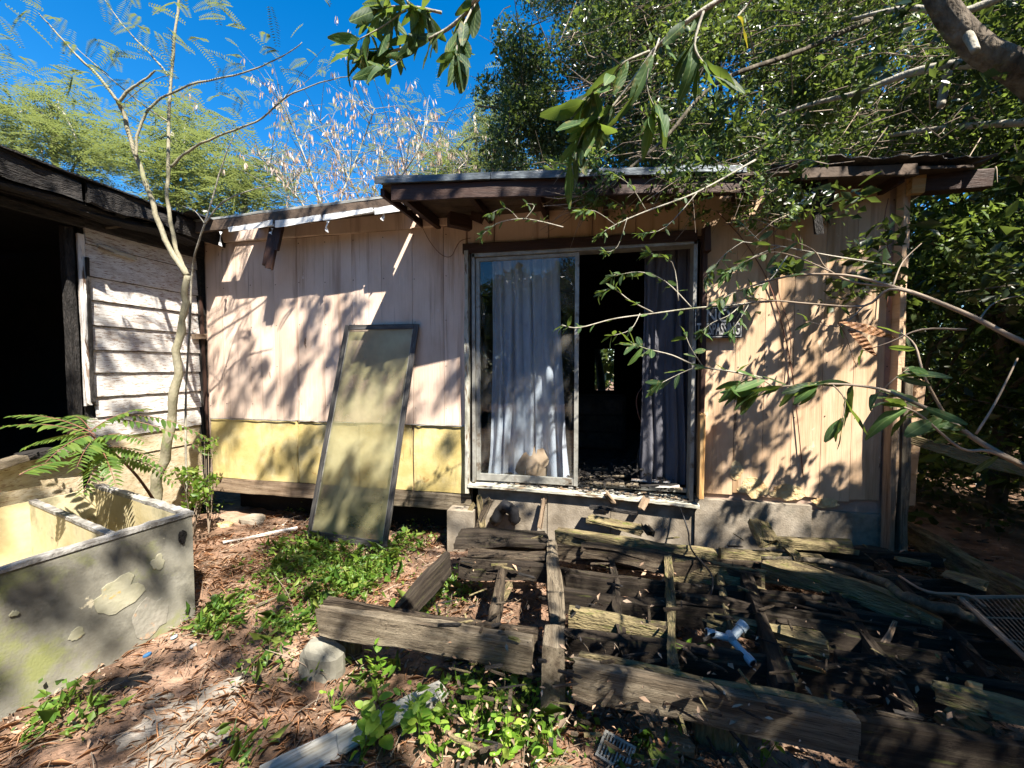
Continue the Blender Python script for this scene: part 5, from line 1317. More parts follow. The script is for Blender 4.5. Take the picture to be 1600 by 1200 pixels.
for i, (a, c, da, dc, dr) in enumerate((((140, 678), (0, 668), 2.75, 2.5, .04), ((140, 678), (40, 700), 2.75, 2.6, .03), ((140, 675), (230, 640), 2.75, 2.9, .04), ((165, 655), (310, 700), 2.8, 3.0, .06), ((150, 685), (225, 690), 2.8, 2.8, .04),
        ((150, 685), (120, 730), 2.8, 2.5, .03), ((165, 700), (260, 735), 2.85, 2.9, .06), ((140, 680), (60, 735), 2.75, 2.4, .04), ((150, 690), (180, 755), 2.8, 2.7, .04), ((140, 670), (110, 650), 2.75, 3.0, .03), ((0, 768), (-60, 740), 2.0, 1.9, .02), ((30, 742), (100, 722), 2.3, 2.5, .02), ((200, 650), (330, 690), 2.9, 3.1, .06), ((150, 680), (20, 650), 2.75, 2.7, .05), ((175, 705), (130, 770), 2.9, 2.6, .05), ((185, 715), (270, 755), 2.95, 3.0, .05))):
    frond(T, at_d(*a, da), at_d(*c, dc), dr, 15, .105, 'leaf_sumac', i)
# small leafy shrub in the corner
rng = np.random.default_rng(30)
def bush(name, label, c, r, n, leaf, m, seed, asp=.55, cat='shrub', group=None):
    rng = np.random.default_rng(seed); rr = random.Random(seed); c = Vector(c)
    T = thing(name, (c.x, c.y, ground_z(c.x, c.y)), label, cat, group); g0 = Vector((c.x, c.y, ground_z(c.x, c.y))); C = []
    for k in range(9):
        e = c + Vector((rr.gauss(0, r * .5), rr.gauss(0, r * .4), rr.gauss(0, r * .5))); C.append(tuple(e))
        MB().tube(catmull([g0, g0.lerp(e, .5) + Vector((rr.gauss(0, .02), 0, .03)), e], 3), [.004, .0035, .003, .003, .002, .002, .0015], 4).build('stem', M_['twig'], T)
    leaf_cloud('foliage', crown_points(C, [r * .55] * 9, [n // 9] * 9, rng, .9, .0), leaf, M_[m], T, rng, asp)
p = at_d(298, 755, 3.75); bush('corner_shrub', 'small leafy green shrub in the corner under the yellow panel', (p.x, p.y, p.z), .20, 420, .045, 'leaf_cover', 31)
p = at_d(322, 700, 3.85); bush('corner_shrub', 'thin upright sprig climbing the house corner above the small shrub', (p.x, p.y, p.z), .12, 90, .035, 'leaf_cover', 32)

# ================================================================== BRANCHES NEAR THE CAMERA
def leaf_mesh(name, m, L=.09, W=.032, curl=.18, fold=.15, seg=7, wav=.0, seed=0, thick=0):
    b = MB()
    for k in range(seg + 1):
        t = k / seg; w = W * math.sin(math.pi * min(1, t * .93 + .035)) ** .75 * (1.0 + .15 * (t - .5)); z = -curl * L * t * t + wav * math.sin(t * 7 + seed) * L
        b.v += [(t * L, -w, z + fold * w + wav * L * math.sin(t * 11 + seed)), (t * L, 0, z), (t * L, w, z + fold * w + wav * L * math.sin(t * 9 + seed + 2))]
    for k in range(seg):
        r = k * 3; b.f += [(r, r+3, r+4, r+1), (r+1, r+4, r+5, r+2)]
    return b.mesh(name, m, smooth=True)
LV = {k: [leaf_mesh('leaf', M_[mm], 1.0, w, c, .25, 7, .03, i) for i, (w, c) in enumerate(((.15, .15), (.17, .3), (.13, .05), (.16, .45)))] for k, mm in (('near', 'leaf_near'), ('weed', 'leaf_weed'), ('yellow', 'yellowleaf'))}
LV['broad'] = [leaf_mesh('leaf', M_['leaf_weed'], 1.0, w, c, .2, 6, .03, i) for i, (w, c) in enumerate(((.30, .2), (.34, .4), (.27, .0)))]
def place_leaf(T, pos, direc, size, kind, rr, roll=None, flat=.6):
    d = Vector(direc).normalized(); u = Vector((rr.gauss(0, 1 - flat), rr.gauss(0, 1 - flat), 1))
    y = u.cross(d)
    if y.length < .05: y = Vector((1, 0, 0)).cross(d)
    y.normalize(); z = d.cross(y)
    M = Matrix((d, y, z)).transposed().to_4x4() @ Matrix.Rotation(roll if roll is not None else rr.gauss(0, .7), 4, 'X') @ Matrix.Diagonal((size, size * rr.uniform(.75, 1.2), size * rr.uniform(.3, 1.8), 1))
    M.translation = Vector(pos)
    inst('leaf', rr.choice(LV[kind]), T, M)
def near_branch(label, stems, seed, size, nper, kind='near', m='bark', group=None, spread=.5, clusters=None, cat='branch', name='leafy_branch', droop=.25, twig=.0):
    """stems: list of (list of (px, py, depth), r0, r1, leaves?)"""
    rr = random.Random(seed); first = at_d(*stems[0][0][0])
    T = thing(name, first, label, cat, group)
    for pts, ra, rb, lv in stems:
        pp = catmull([at_d(*p) for p in pts], 4); MB().tube(pp, list(np.linspace(ra, rb, len(pp))), 6).build('stem', M_[m], T, smooth=True)
        if not lv: continue
        Ln = len(pp)
        for k in range(lv):
            i = rr.uniform(.15, 1) * (Ln - 1) if k % 2 else Ln - 1 - rr.uniform(0, .25) * (Ln - 1); i0 = min(int(i), Ln - 2); p = pp[i0].lerp(pp[i0 + 1], i - i0); tdir = (pp[i0 + 1] - pp[i0]).normalized()
            d = tdir * .8 + Vector((rr.gauss(0, spread), rr.gauss(0, spread), rr.gauss(-droop, spread * .8)))
            d.normalize()
            if twig:
                q = p + d * rr.uniform(.2, 1) * twig; MB().tube([p, q], [.0018, .0012], 4).build('twig', M_[m], T); p = q
            place_leaf(T, p, d, size * rr.uniform(.7, 1.25), kind, rr)
    return T
# top centre cluster against the sky
near_branch('branch tip with dark glossy leaves against the blue sky at top centre', [
    ([(770, -40, 1.05), (742, 5, 1.05), (700, 45, 1.1), (650, 68, 1.12), (612, 80, 1.15), (575, 88, 1.15)], .006, .003, 44),
    ([(742, 5, 1.05), (720, 50, 1.02), (712, 88, 1.0)], .003, .002, 20), ([(690, 20, 1.1), (640, 10, 1.1), (590, 12, 1.12)], .004, .002, 30), ([(650, 65, 1.12), (625, 95, 1.12), (600, 110, 1.1)], .002, .0015, 6),
    ([(735, 10, 1.05), (760, -20, 1.0), (800, -40, 1.0)], .005, .005, 4), ([(640, 10, 1.1), (600, 40, 1.1), (560, 62, 1.1)], .002, .0015, 8), ([(620, -20, 1.1), (650, 20, 1.1)], .003, .002, 8)], 101, .080, 0)
# big soft leaves top right of centre
near_branch('drooping branch of large dark green leaves just above the upper roof', [
    ([(1180, -30, .85), (1100, 15, .85), (1030, 70, .9), (1000, 110, .92), (950, 175, .95), (928, 190, .95)], .006, .002, 22),
    ([(1015, 80, .9), (975, 98, .9), (948, 125, .92), (900, 165, .95)], .003, .0015, 14), ([(940, 182, .95), (915, 200, .95), (895, 245, .95)], .002, .001, 8), ([(1100, 15, .85), (1085, 70, .85), (1100, 100, .85)], .003, .002, 8), ([(1030, 60, .9), (1010, 130, .9), (1030, 180, .92)], .002, .001, 8)], 102, .090, 0, droop=.55)
near_branch('single yellow leaf with brown spots hanging at the top right', [([(1185, -20, .7), (1170, 5, .72), (1150, 28, .72)], .003, .0015, 0)], 103, .08, 0)
T = [o for o in bpy.data.objects if o.get('label', '').startswith('single yellow leaf')][0]
place_leaf(T, at_d(1152, 26, .72), ray(1178, 72) - ray(1150, 25), .055, 'yellow', random.Random(3), roll=1.2)
# twiggy branch hanging over the eave and header
near_branch('twiggy green spray hanging over the brown door header', [
    ([(1180, 250, 2.5), (1090, 300, 2.4), (1010, 330, 2.35), (960, 352, 2.3), (930, 372, 2.3)], .007, .002, 34), ([(1010, 330, 2.35), (985, 290, 2.3), (955, 270, 2.3)], .003, .0015, 24), ([(1090, 300, 2.4), (1040, 355, 2.3), (1000, 365, 2.3)], .003, .0015, 22), ([(960, 350, 2.3), (930, 330, 2.2), (905, 330, 2.2)], .002, .001, 18), ([(980, 340, 2.3), (965, 385, 2.3), (945, 395, 2.3)], .002, .001, 16)], 104, .045, 0, spread=.7)
near_branch('small grey green sprig in front of the fascia above the glass pane', [
    ([(880, 355, 2.5), (840, 345, 2.45), (810, 342, 2.4), (775, 350, 2.4), (748, 372, 2.4)], .004, .0015, 30), ([(810, 342, 2.4), (790, 325, 2.4), (765, 335, 2.4)], .002, .001, 18), ([(820, 343, 2.4), (835, 322, 2.4), (822, 318, 2.4)], .002, .001, 10)], 105, .045, 0, spread=.7)
# branch across the doorway
near_branch('leafy twig reaching left across the open doorway', [
    ([(1210, 470, 1.9), (1150, 476, 1.85), (1080, 482, 1.8), (1020, 490, 1.75), (960, 498, 1.7), (905, 512, 1.65), (878, 508, 1.6)], .005, .002, 16), ([(1160, 474, 1.85), (1140, 492, 1.8), (1112, 505, 1.8), (1095, 520, 1.8)], .0025, .001, 20), ([(1170, 476, 1.85), (1155, 500, 1.8), (1140, 520, 1.8)], .002, .001, 12),
    ([(1020, 488, 1.75), (985, 470, 1.7), (960, 452, 1.7), (940, 455, 1.7)], .003, .0012, 16), ([(1080, 480, 1.8), (1040, 440, 1.8), (1000, 425, 1.8), (955, 432, 1.8)], .003, .0012, 26), ([(1060, 470, 1.8), (1050, 410, 1.8), (1010, 395, 1.8)], .003, .0012, 22), ([(1000, 490, 1.72), (985, 515, 1.7), (955, 525, 1.7)], .002, .001, 8)], 106, .048, 0, spread=.6)
near_branch('twig with larger drooping leaves below it before the grey curtain', [
    ([(1190, 590, 1.45), (1140, 580, 1.42), (1090, 572, 1.4), (1050, 555, 1.4), (1010, 545, 1.38), (985, 535, 1.38)], .004, .0015, 18), ([(1090, 572, 1.4), (1060, 585, 1.38), (1030, 600, 1.38)], .002, .001, 12), ([(1100, 575, 1.4), (1080, 545, 1.4), (1070, 520, 1.4)], .002, .001, 5)], 107, .062, 0, spread=.5)
# fan of bare pale twigs from the right
near_branch('pale bare branch coming in from the right above the sign level', [
    ([(1720, 575, 1.15), (1600, 535, 1.2), (1520, 495, 1.25), (1440, 462, 1.3), (1395, 448, 1.35), (1320, 430, 1.4), (1230, 432, 1.5), (1150, 455, 1.55)], .0085, .003, 4),
    ([(1440, 462, 1.3), (1390, 452, 1.35), (1350, 478, 1.4), (1270, 475, 1.45), (1200, 470, 1.5), (1140, 480, 1.6)], .0055, .002, 4), ([(1395, 448, 1.35), (1330, 440, 1.4), (1290, 418, 1.45), (1270, 390, 1.45), (1225, 372, 1.5)], .004, .0015, 5),
    ([(1510, 515, 1.25), (1440, 515, 1.3), (1390, 535, 1.35), (1350, 548, 1.4)], .004, .0015, 2), ([(1300, 425, 1.4), (1240, 400, 1.5), (1200, 395, 1.55), (1150, 415, 1.6)], .003, .0012, 8),
    ([(1395, 448, 1.35), (1410, 410, 1.4), (1440, 380, 1.4)], .003, .001, 0), ([(1530, 500, 1.25), (1560, 470, 1.3), (1640, 455, 1.3)], .003, .001, 0), ([(1350, 478, 1.4), (1310, 510, 1.4), (1255, 500, 1.45)], .0025, .001, 3)], 108, .05, 0, m='twig', spread=.6)
near_branch('long twig with broad hanging leaves in front of the right corner post', [
    ([(1760, 800, .95), (1600, 728, 1.0), (1530, 690, 1.05), (1480, 655, 1.08), (1430, 630, 1.1), (1375, 608, 1.12), (1300, 600, 1.15), (1210, 605, 1.2), (1160, 612, 1.22)], .0085, .002, 44),
    ([(1480, 655, 1.08), (1445, 590, 1.1), (1430, 540, 1.15), (1408, 520, 1.2)], .004, .0015, 2), ([(1600, 728, 1.0), (1545, 705, 1.0), (1500, 700, 1.02), (1440, 650, 1.05), (1410, 635, 1.05)], .005, .002, 8),
    ([(1300, 600, 1.15), (1320, 625, 1.12), (1315, 660, 1.1)], .002, .001, 7), ([(1525, 678, 1.05), (1555, 630, 1.05), (1590, 560, 1.1)], .003, .002, 0), ([(1210, 605, 1.2), (1180, 590, 1.2), (1150, 600, 1.2)], .002, .001, 8), ([(1380, 608, 1.12), (1400, 590, 1.1), (1420, 575, 1.1)], .002, .001, 5)], 109, .082, 0, m='twig', spread=.45, droop=.35)
near_branch('leafy sprig in front of the upper part of the peach wall', [([(1400, 415, 1.9), (1300, 400, 1.85), (1220, 385, 1.85), (1160, 378, 1.85)], .004, .002, 8), ([(1220, 385, 1.85), (1180, 400, 1.85), (1130, 430, 1.8)], .003, .001, 30), ([(1160, 378, 1.85), (1130, 400, 1.85), (1100, 440, 1.85)], .002, .001, 20), ([(1190, 380, 1.85), (1160, 350, 1.85)], .002, .001, 8), ([(1230, 400, 1.8), (1200, 440, 1.8), (1165, 450, 1.8), (1120, 470, 1.8)], .003, .001, 18)], 110, .055, 0, spread=.6)
# twisted dry pods
T = thing('dry_seed_pods', at_d(1310, 500, 1.25), 'three twisted striped brown pods dangling before the peach wall', 'pods')
for (a, c) in (((1309, 504), (1340, 570)), ((1312, 503), (1402, 528)), ((1325, 515), (1372, 556))):
    b = MB(); n = 16; p0, p1 = at_d(*a, 1.25), at_d(*c, 1.22); d = (p1 - p0); s = d.normalized().cross(Vector((0, 1, 0))).normalized(); up = d.normalized().cross(s)
    for k in range(n + 1):
        t = k / n; w = .013 * math.sin(math.pi * min(1, t * .95 + .04)) ** .6; an = t * 2.4 + a[0]; cc_ = s * math.cos(an) * .5 + up * math.sin(an) * .25 + s * .5; q = p0 + d * t + up * .008 * math.sin(t * 5)
        b.v += [tuple(q - cc_ * w), tuple(q + up * .003 * (1 if k % 2 else -1)), tuple(q + cc_ * w)]
    for k in range(n): r = k * 3; b.f += [(r, r+3, r+4, r+1), (r+1, r+4, r+5, r+2)]
    b.build('pod', M_['brownpod'], T)
# heavy limbs of the tree that overhangs the camera, coming in at the upper right
OT = thing('overhanging_tree', (6.2, -.5, -1.7), 'big tree standing at the right whose thick limb and canopy hang over the scene', 'tree')
def limb(pts, ra, rb, nm='limb', m='darkbark', s=10):
    pp = catmull(pts, 6); MB().tube(pp, list(np.linspace(ra, rb, len(pp))), s).build(nm, M_[m], OT, smooth=True)
limb([(6.2, -.5, -1.8), (6.15, -.5, .5), (6.0, -.5, 2.6), (5.8, -.4, 4.2)], .26, .16, 'trunk')
limb([(6.05, -.5, 1.9), at_d(2050, 330, 2.6), at_d(1750, 230, 2.6), at_d(1600, 115, 2.5), at_d(1530, 75, 2.5), at_d(1480, 20, 2.5), at_d(1440, -60, 2.5)], .11, .06, m='limbbark')
limb([at_d(1600, 100, 2.5), at_d(1500, 100, 2.7), at_d(1420, 115, 2.9), at_d(1340, 145, 3.1), at_d(1260, 165, 3.3), at_d(1180, 195, 3.5)], .035, .010, m='bark')
limb([at_d(1620, 190, 3.0), at_d(1500, 198, 3.3), at_d(1400, 210, 3.6), at_d(1310, 230, 3.8)], .03, .010, m='bark')
limb([at_d(1360, 30, 3.4), at_d(1250, 80, 3.2), at_d(1120, 130, 3.0), at_d(1040, 215, 2.9), at_d(985, 262, 2.8), at_d(930, 310, 2.8)], .022, .006, m='darkbark', s=7)
limb([at_d(1640, -40, 2.6), at_d(1500, 20, 2.8), at_d(1420, 12, 2.9), at_d(1330, 30, 3.1)], .03, .012, m='bark')
limb([at_d(1480, 110, 2.8), at_d(1475, 140, 2.8), at_d(1470, 165, 2.75)], .03, .022, m='bark')
limb([at_d(1500, 40, 2.5), at_d(1515, 60, 2.45), at_d(1525, 80, 2.4)], .03, .02, m='bark')
limb([at_d(1370, 250, 5.0), at_d(1355, 215, 5.0), at_d(1340, 180, 5.0)], .12, .10, m='darkbark')
for q, e in ((( 5.9, -.5, 3.2), (1.5, 0.2, 4.4)), ((5.8, -.4, 3.6), (2.0, -2.0, 4.6)), ((5.8, -.4, 4.1), (4.5, 2.0, 5.2)), ((5.8, -.4, 3.9), (-.2, -.6, 5.6)), ((5.9, -.4, 3), (4.2, -2.5, 4.8)), ((5.8, -.4, 4), (6.5, 3.0, 5.0))):
    limb([q, Vector(q).lerp(Vector(e), .5) + Vector((0, 0, .35)), e], .05, .015)
# mass of fine foliage and bare twigs on those visible limbs
rng = np.random.default_rng(77); r_ = random.Random(77)
b = MB()
for k in range(1100):
    px, py, d = r_.uniform(900, 1620), r_.uniform(-40, 262), r_.uniform(3.0, 5.0); p = at_d(px, py, d)
    if px < 1000 and py > 200: continue
    dr = Vector((-.8 + r_.gauss(0, .5), r_.gauss(0, .4), r_.gauss(-.1, .35))).normalized(); ln = r_.uniform(.10, .5); m1 = p + dr * ln * .5 + Vector((0, 0, r_.gauss(0, .02)))
    b.tube([p, m1, p + dr * ln + Vector((0, 0, r_.gauss(0, .05)))], [.005, .0035, .0015], 4, cap=False)
o = b.build('twigs', M_['twig'], OT); o['kind'] = 'stuff'
C = cc(60, (930, 1640), (-80, 235), (3.0, 4.9), 8)
leaf_cloud('foliage', crown_points(C, [.34] * len(C), [270] * len(C), rng), .05, M_['leaf_thicket'], OT, rng, .42)
leaf_cloud('foliage', crown_points(C, [.30] * len(C), [420] * len(C), rng), .048, M_['leaf_dark'], OT, rng, .42)
leaf_cloud('foliage', crown_points(C, [.42] * len(C), [260] * len(C), rng), .035, M_['leaf_dark'], OT, rng, .5)
C = cc(70, (865, 1290), (215, 345), (2.35, 3.1), 18)
C = [c for c in C if not (-1.2 < c[0] - .534 * (3.5 - c[1]) / .556 < .35 and c[2] - (3.5 - c[1]) / .556 < -.15)]
leaf_cloud('foliage', crown_points(C, [.12] * len(C), [70] * len(C), rng, .9, .0), .038, M_['leaf_thicket'], OT, rng, .42, droop=.2)
b = MB()
for k in range(170):
    p = Vector(r_.choice(C)); dr = Vector((-.7 + r_.gauss(0, .5), r_.gauss(0, .4), r_.gauss(-.25, .35))).normalized(); ln = r_.uniform(.10, .4)
    b.tube([p, p + dr * ln * .5 + Vector((0, 0, r_.gauss(0, .02))), p + dr * ln + Vector((0, 0, r_.gauss(0, .04)))], [.0035, .0025, .0012], 4, cap=False)
o = b.build('twigs', M_['twig'], OT); o['kind'] = 'stuff'
# the canopy that shades deck and right wall: clusters placed along the sun's path above the place
def canopy():
    r_ = random.Random(123); rng = np.random.default_rng(123); C = []; R = []
    step = L_DIR / abs(L_DIR.z)
    def dens(qx, qy):
        # qx, qy: where a cluster's shade lands on the ground plane z = -1.5
        if qy < 3.5: wx, wz = qx, -1.5
        else: s = (qy - 3.5) / .556; wx = qx + .534 * s * 1.0; wz = -1.5 + s
        n = noise.noise(Vector((qx * .9, qy * .9, 5.5)))
        if qy > 3.5:
            if wx < -3.2: return .14 + .4 * n
            if wx < -1.1: return .27 + .6 * n
            if wx < -.3 and wz < -.2: return .24
            if wx < .75 and wz < -.85: return .15
            if wx < .8: return .42 + .6 * n
            return .52 + .6 * n
        if qx < -1.7: return .20 + .6 * n
        if qx < -.7: return .30 + .7 * n
        if qx < .15 and qy < 1.75: return .04 + .3 * n
        if qx < .3: return (.45 if qy > 2.3 else .75) + 1.0 * n
        if qx < 1.4: return (.55 if qy > 2.75 else 1.5) + .6 * n
        return 2.2
    tries = 0
    for _ in range(6500):
        qx, qy = r_.uniform(-5.5, 5.0), r_.uniform(-1.0, 5.4)
        if r_.random() > dens(qx, qy) * .5: continue
        left = max(0., min(1., (-qx - .4) / 2.0))
        h = r_.uniform(1.9, 5.6) if (qx > -.2 and r_.random() < .75) else r_.uniform(4.2, 6.3) + 1.5 * left
        p = Vector((qx, qy, -1.5)) - step * h
        # keep the view to the sky free
        c_ = CR.inverted() @ p
        if c_.z < 0:
            ux, uy = 800 + F_PX * c_.x / -c_.z, 600 - F_PX * c_.y / -c_.z
            if -80 < ux < 1680 and uy > -90 and not (ux > 1150): continue
        C.append(tuple(p)); R.append(r_.uniform(.08, .20))
    return C, R
C, R = canopy()
print('canopy clusters', len(C))
leaf_cloud('crown', crown_points(C, R, [46] * len(C), rng, .8, .0), .070, M_['leaf_dark'], OT, rng, .45, tilt=.3)
# wider canopy round about, darkening the right and the space behind
C = [(r_.uniform(2.6, 9), r_.uniform(-5, 4.5), r_.uniform(3.2, 6.5)) for _ in range(260)]
C = [c for c in C if (c[0] - .534 * (c[2] + 1.5) * 1.0 > 1.9) and not (c[0] - .534 * (c[2] + .5) > 2.6 and c[1] + .556 * (c[2] + .5) > 3.9 and r_.random() < .75)]
leaf_cloud('crown', crown_points(C, [.55] * len(C), [260] * len(C), rng), .11, M_['leaf_dark'], OT, rng, .5)
# far woodland all round, reads as one mass
rngw = np.random.default_rng(400); Pw_ = []
for k in range(90000):
    a = rngw.uniform(0, 2 * math.pi); R_ = rngw.uniform(13, 22); hmax = 4.2 + 2.2 * noise.noise(Vector((math.cos(a) * 5, math.sin(a) * 5, 3)))
    Pw_.append((R_ * math.cos(a), R_ * math.sin(a), -1.7 + (hmax + 1.7) * rngw.uniform(0, 1) ** .8))
leaf_cloud('woodland', np.array(Pw_), .34, M_['leaf_dark'], None, rngw, .6)
rngw = np.random.default_rng(401)
Pw_ = np.stack([rngw.uniform(2.8, 9.5, 30000), rngw.uniform(4.5, 10.5, 30000), rngw.uniform(-1.7, 2.2, 30000)], 1)
leaf_cloud('undergrowth', Pw_[(Pw_[:, 0] > 2.9)], .10, M_['leaf_dark'], None, rngw, .5)
# trees standing behind the camera and at the right, only seen in reflections
for i, (x, y, lab) in enumerate(((-2.5, -6.5, 'tree behind the viewer, left of the overhanging tree'), (1.0, -7.5, 'tree directly behind the viewer'), (7.5, .8, 'dense tree right of the deck beyond the overhanging tree'), (6.0, -5.0, 'tree behind the viewer on the right'))):
    q_ = random.Random(200 + i); C = [(x + q_.gauss(0, 1.2), y + q_.gauss(0, .8), q_.uniform(-.8, 3.0 if i != 2 else 4.5)) for _ in range(30)]
    tree('shade_tree', lab, (x, y, -1.7), (x, y, 3.2), .14, C, [.8] * len(C), [420] * len(C), .14, 'leaf_dark', 210 + i, limbs=8, twigs=False, group='trees round the clearing')

M_['needle'] = mat('pine_needle', [(.16,.075,.035), (.27,.14,.07), (.36,.22,.13)], .9, rough=.7, bump=0, island=.5)
M_['barkbits'] = mat('bark_bit', [(.07,.045,.03), (.15,.10,.07), (.30,.24,.19)], .9, rough=.9, bump=0, island=.6)
# ================================================================== GROUND COVER
rng = np.random.default_rng(5); r_ = random.Random(5)
# dead leaves and bark chips
n = 15000
X = rng.uniform(-3.6, 4.5, n); Y = rng.uniform(.5, 4.6, n)
keep = np.array([noise.noise(Vector((x * 1.6, y * 1.6, 9))) > -.05 or r_.random() < .2 for x, y in zip(X, Y)]); X = X[keep]; Y = Y[keep]
P = np.array([(x, y, ground_z(x, y) + r_.uniform(.006, .03)) for x, y in zip(X, Y)])
P = P[:int(len(P) * .4)]; k1 = len(P) // 2
leaf_cloud('leaf_litter', P[:k1], .022, M_['litter'], None, rng, .6, tilt=.8, bend=.5)
leaf_cloud('leaf_litter', P[k1:], .034, M_['litter'], None, rng, .30, tilt=.9, bend=.4)
n = 42000; X = rng.uniform(-3.5, 3.2, n); Y = rng.uniform(.7, 4.4, n)
P = np.array([(x, y, ground_z(x, y) + r_.uniform(.004, .022)) for x, y in zip(X, Y) if noise.noise(Vector((x * 1.7, y * 1.7, 4))) > .02 or r_.random() < .25])
leaf_cloud('needle_litter', P, .058, M_['needle'], None, rng, .04, tilt=1.6, bend=.3)
leaf_cloud('crumb_litter', np.stack([(lambda x, y: (x, y, ground_z(x, y) + .008))(r_.uniform(-3.4, 3.2), r_.uniform(.7, 4.4)) for _ in range(26000)]), .011, M_['barkbits'], None, rng, .6, tilt=.6, bend=.5)
n = 3000; X = rng.uniform(-3.5, 3.2, n); Y = rng.uniform(.7, 4.4, n)
P = np.array([(x, y, ground_z(x, y) + r_.uniform(.004, .02)) for x, y in zip(X, Y)])
leaf_cloud('bark_litter', P, .032, M_['barkbits'], None, rng, .35, tilt=1.2, bend=.1)
b = MB()
for k in range(1500):
    x, y = r_.uniform(-3.3, 3.5), r_.uniform(.9, 4.4); a = r_.uniform(0, 6.28); ln = r_.uniform(.04, .22); p = Vector((x, y, ground_z(x, y) + r_.uniform(.01, .03))); e = p + Vector((math.cos(a), math.sin(a), r_.gauss(.05, .12))) * ln
    b.tube([p, p.lerp(e, .5) + Vector((0, 0, r_.uniform(0, .02))), e], [.0026, .002, .001], 3, cap=False)
o = b.build('twig_litter', M_['twig'], None); o['kind'] = 'stuff'
# litter and moss crumbs caught on the deck members
n = 900; Px = [];
for k in range(n):
    p = on_z(r_.uniform(690, 1500), r_.uniform(835, 1110), DECK + .03); Px.append((p.x, p.y, p.z - r_.uniform(0, .30)))
leaf_cloud('deck_litter', np.array(Px), .026, M_['litter'], None, rng, .4, tilt=.8, bend=.3)
# low weeds in patches (stuff): placed by where the patches lie on the ground
patches = [(470, 860, .22, 260), (500, 880, .30, 520), (560, 905, .28, 520), (440, 905, .25, 260), (520, 935, .30, 420), (600, 880, .22, 260), (640, 850, .18, 160), (350, 960, .16, 180), (335, 985, .12, 100), (450, 985, .22, 200),
           (430, 1050, .2, 80), (100, 1110, .10, 50), (130, 1130, .12, 60), (60, 1150, .08, 20), (700, 930, .2, 160), (640, 960, .12, 90), (560, 1060, .2, 50), (740, 1110, .2, 90), (820, 1130, .2, 110), (860, 1170, .2, 70), (330, 800, .15, 60), (660, 815, .2, 120), (380, 1190, .1, 40), (1000, 1180, .15, 30), (480, 800, .2, 80), (780, 1060, .12, 60)]
Pw = []
for px, py, r, k in patches:
    c = on_ground(px, py)
    for _ in range(int(k * .8)):
        x, y = c.x + r_.gauss(0, r * .55), c.y + r_.gauss(0, r * .5); Pw.append((x, y, ground_z(x, y) + abs(r_.gauss(.02, .05)) + .012))
Pw = np.array(Pw); kk = rng.random(len(Pw)) < .55
leaf_cloud('ground_weeds', Pw[kk], .040, M_['leaf_cover'], None, rng, .68, tilt=.7, bend=.35)
leaf_cloud('ground_weeds', np.concatenate([Pw[~kk]] * 2) + rng.normal(size=(2 * (~kk).sum(), 3)) * np.array([.05, .05, .008]), .024, M_['leaf_cover'], None, rng, .5, tilt=.5, bend=.3)
leaf_cloud('grass_blades', Pw[::3] + np.array([0, 0, .015]), .085, M_['leaf_cover'], None, rng, .05, bend=.5)
# foreground weeds: individual plants with single leaves
def weed(px, py, h, nl, size, label, seed, kind='broad', lean=(0, 0), group='bright green weeds in the foreground', base=None):
    rr = random.Random(seed); g0 = base or on_ground(px, py)
    T = thing('weed', g0, label, 'weed', group); lean = Vector((lean[0], lean[1], 0)); a = rr.uniform(0, 6.28); nst = 1 if h > .25 else 3
    for s in range(nst):
        top = g0 + lean + Vector((rr.gauss(0, .03 + .03 * (nst > 1)), rr.gauss(0, .03 + .03 * (nst > 1)), h * rr.uniform(.7, 1.1))); pts = catmull([g0, g0.lerp(top, .5) + Vector((rr.gauss(0, .015), rr.gauss(0, .015), 0)), top], 4)
        MB().tube(pts, list(np.linspace(.0028, .0014, len(pts))), 5).build('stem', M_['leaf_cover'], T)
        k = nl // nst
        for i in range(k):
            t = .25 + .75 * i / max(1, k - 1); p = g0.lerp(top, t); a += 2.0 + rr.gauss(0, .4)
            d = Vector((math.cos(a), math.sin(a), .45 + rr.gauss(0, .25))) ; sz = size * (1.15 - .6 * t) * rr.uniform(.75, 1.2); place_leaf(T, p + Vector((math.cos(a), math.sin(a), 0)) * .012, d, sz, kind, rr, roll=rr.gauss(0, .3))
    return T
W_ = [(655, 1165, .26, 20, .075, 'full leafed weed growing on the right edge of the pale plank'), (750, 1130, .26, 20, .07, 'broad leafy weed between the pale plank and the front beam'), (705, 1140, .22, 18, .065, 'weed with crowded leaves just right of the pale plank'), (780, 1200, .24, 20, .075, 'large bright weed at the bottom edge below the beam'), (600, 1180, .30, 22, .095, 'tall bright weed with large leaves at the bottom centre'), (598, 1090, .34, 16, .07, 'tall weed standing before the front beam of the deck'), (640, 1120, .14, 12, .06, 'low weed at the end of the pale plank'),
      (735, 1180, .22, 18, .06, 'bushy weed right of the pale plank'), (770, 1150, .24, 16, .055, 'weed with round leaves under the middle of the front beam'), (800, 1180, .18, 14, .055, 'small weed beside the round-leaved one at the bottom'),
      (730, 1100, .20, 12, .05, 'sprouting weed just under the front beam'), (860, 1195, .2, 14, .05, 'shaded weed left of the small grille'), (520, 1110, .14, 10, .05, 'little weed left of the pale plank'), (560, 1195, .16, 14, .07, 'weed growing over the end of the pale plank'),
      (690, 1195, .18, 14, .06, 'weed at the bottom edge between plank and bushy weed'), (1190, 1200, .22, 12, .045, 'thin weed in front of the mossy support post'), (830, 1120, .16, 12, .045, 'weed in the shade near the nailed post'), (520, 985, .10, 8, .05, 'small weed beneath the left end of the front beam')]
for i, (px, py, h, nl, sz, lab) in enumerate(W_): weed(px, py, h, nl, sz, lab, 300 + i)
weed(0, 0, .07, 7, .05, 'tiny bright seedling growing by the pipe on the deck', 330, base=on_z(1082, 1015, DECK - .08))
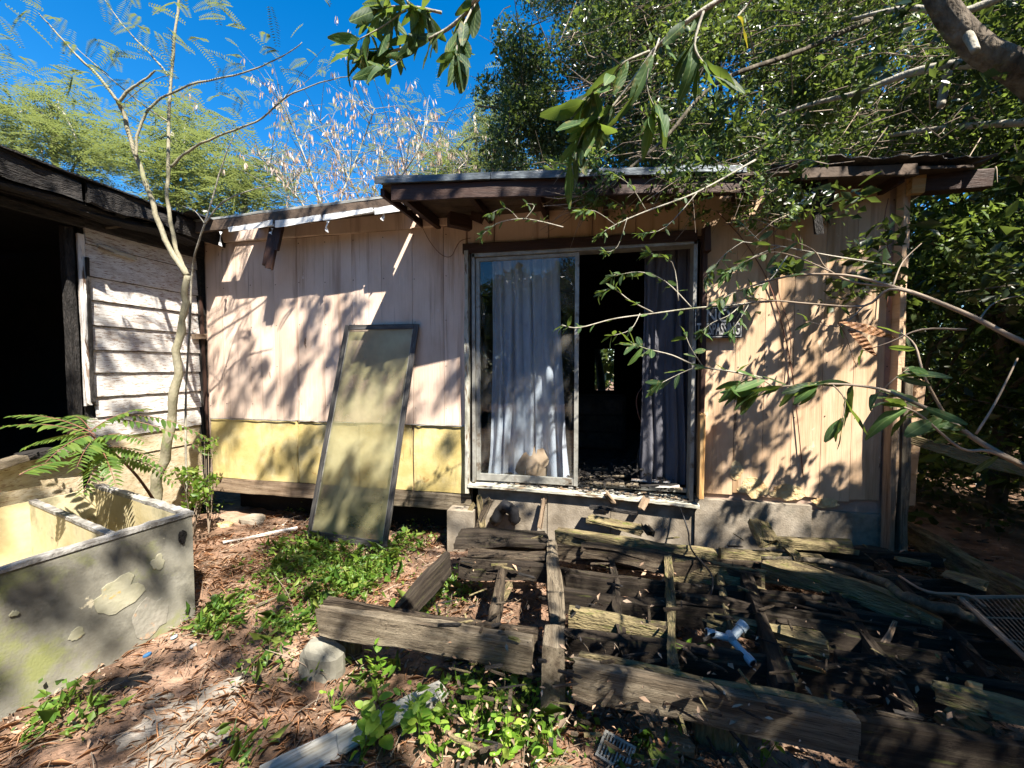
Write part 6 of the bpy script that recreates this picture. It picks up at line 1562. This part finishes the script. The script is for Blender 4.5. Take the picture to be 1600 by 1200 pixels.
weed(0, 0, .12, 8, .045, 'small weed poking up beside the foot of the screen door', 331, base=on_ground(550, 870))
# dry stalks
for i, (a, c, lab) in enumerate((((460, 960), (430, 900), 'dry stalk standing among the weeds left of the deck'), ((505, 1060), (415, 1015), 'long bent dry stalk arching below the deck corner'), ((780, 1110), (785, 1035), 'thin dry stalk before the front beam'), ((870, 1150), (905, 1080), 'dry straw leaning on the front beam'), ((1010, 1110), (1002, 1060), 'short dry straw under the right front beam'))):
    p = on_ground(*a); e = at_d(c[0], c[1], (CR.inverted() @ p).length and -(CR.inverted() @ p).z)
    drag_tube('dry_stalk', lab, 'stalk', [p, p.lerp(e, .5) + Vector((.02, 0, .02)), e], [.003, .0025, .0015], M_['twig'], 'dry stalks round the deck', sides=5)
# vines trailing from the deck beam and the wall
def vine(pts, label, r=.003, m='twig'):
    return drag_tube('vine', label, 'vine', pts, r, M_[m], 'thin vines and roots', sides=5)
vine([on_y(655, 345, WALL - .02), on_y(672, 378, WALL - .02), on_y(690, 398, WALL - .02), on_y(705, 400, WALL - .02), on_y(718, 378, WALL - .02), on_y(735, 372, WALL - .03)], 'thin wire-like vine looping on the pink wall left of the door header', .0025, 'reddish')
vine([on_y(1120, 330, WALL - .02), on_y(1165, 380, WALL - .02), on_y(1200, 440, WALL - .02), on_y(1225, 520, WALL - .02), on_y(1240, 600, WALL - .02), on_y(1255, 745, WALL - .02)], 'dark vine running down the peach wall', .004, 'reddish')
vine([on_y(1208, 340, WALL - .02), on_y(1215, 450, WALL - .02), on_y(1235, 520, WALL - .02), on_y(1230, 600, WALL - .02)], 'second dark vine beside the longer one on the peach wall', .003, 'reddish')
vine([on_y(1388, 310, WALL - .05), on_y(1382, 350, WALL - .05), on_y(1390, 410, WALL - .05), on_y(1386, 480, WALL - .05)], 'thin root-like vine on the right corner board', .003, 'reddish')
for i, px in enumerate((885, 912, 938, 960)):
    vine([Z(px, 1005, DECK + .01), Z(px + 8, 1020, DECK - .1), Z(px - 6, 1030, DECK - .22), Z(px + 4, 1045, DECK - .33)], ['greenish vine trailing by the nailed post', 'vine hanging right of the one by the nailed post', 'third vine hanging over the right front beam', 'rightmost of the vines trailing over the front beam'][i], .0025)
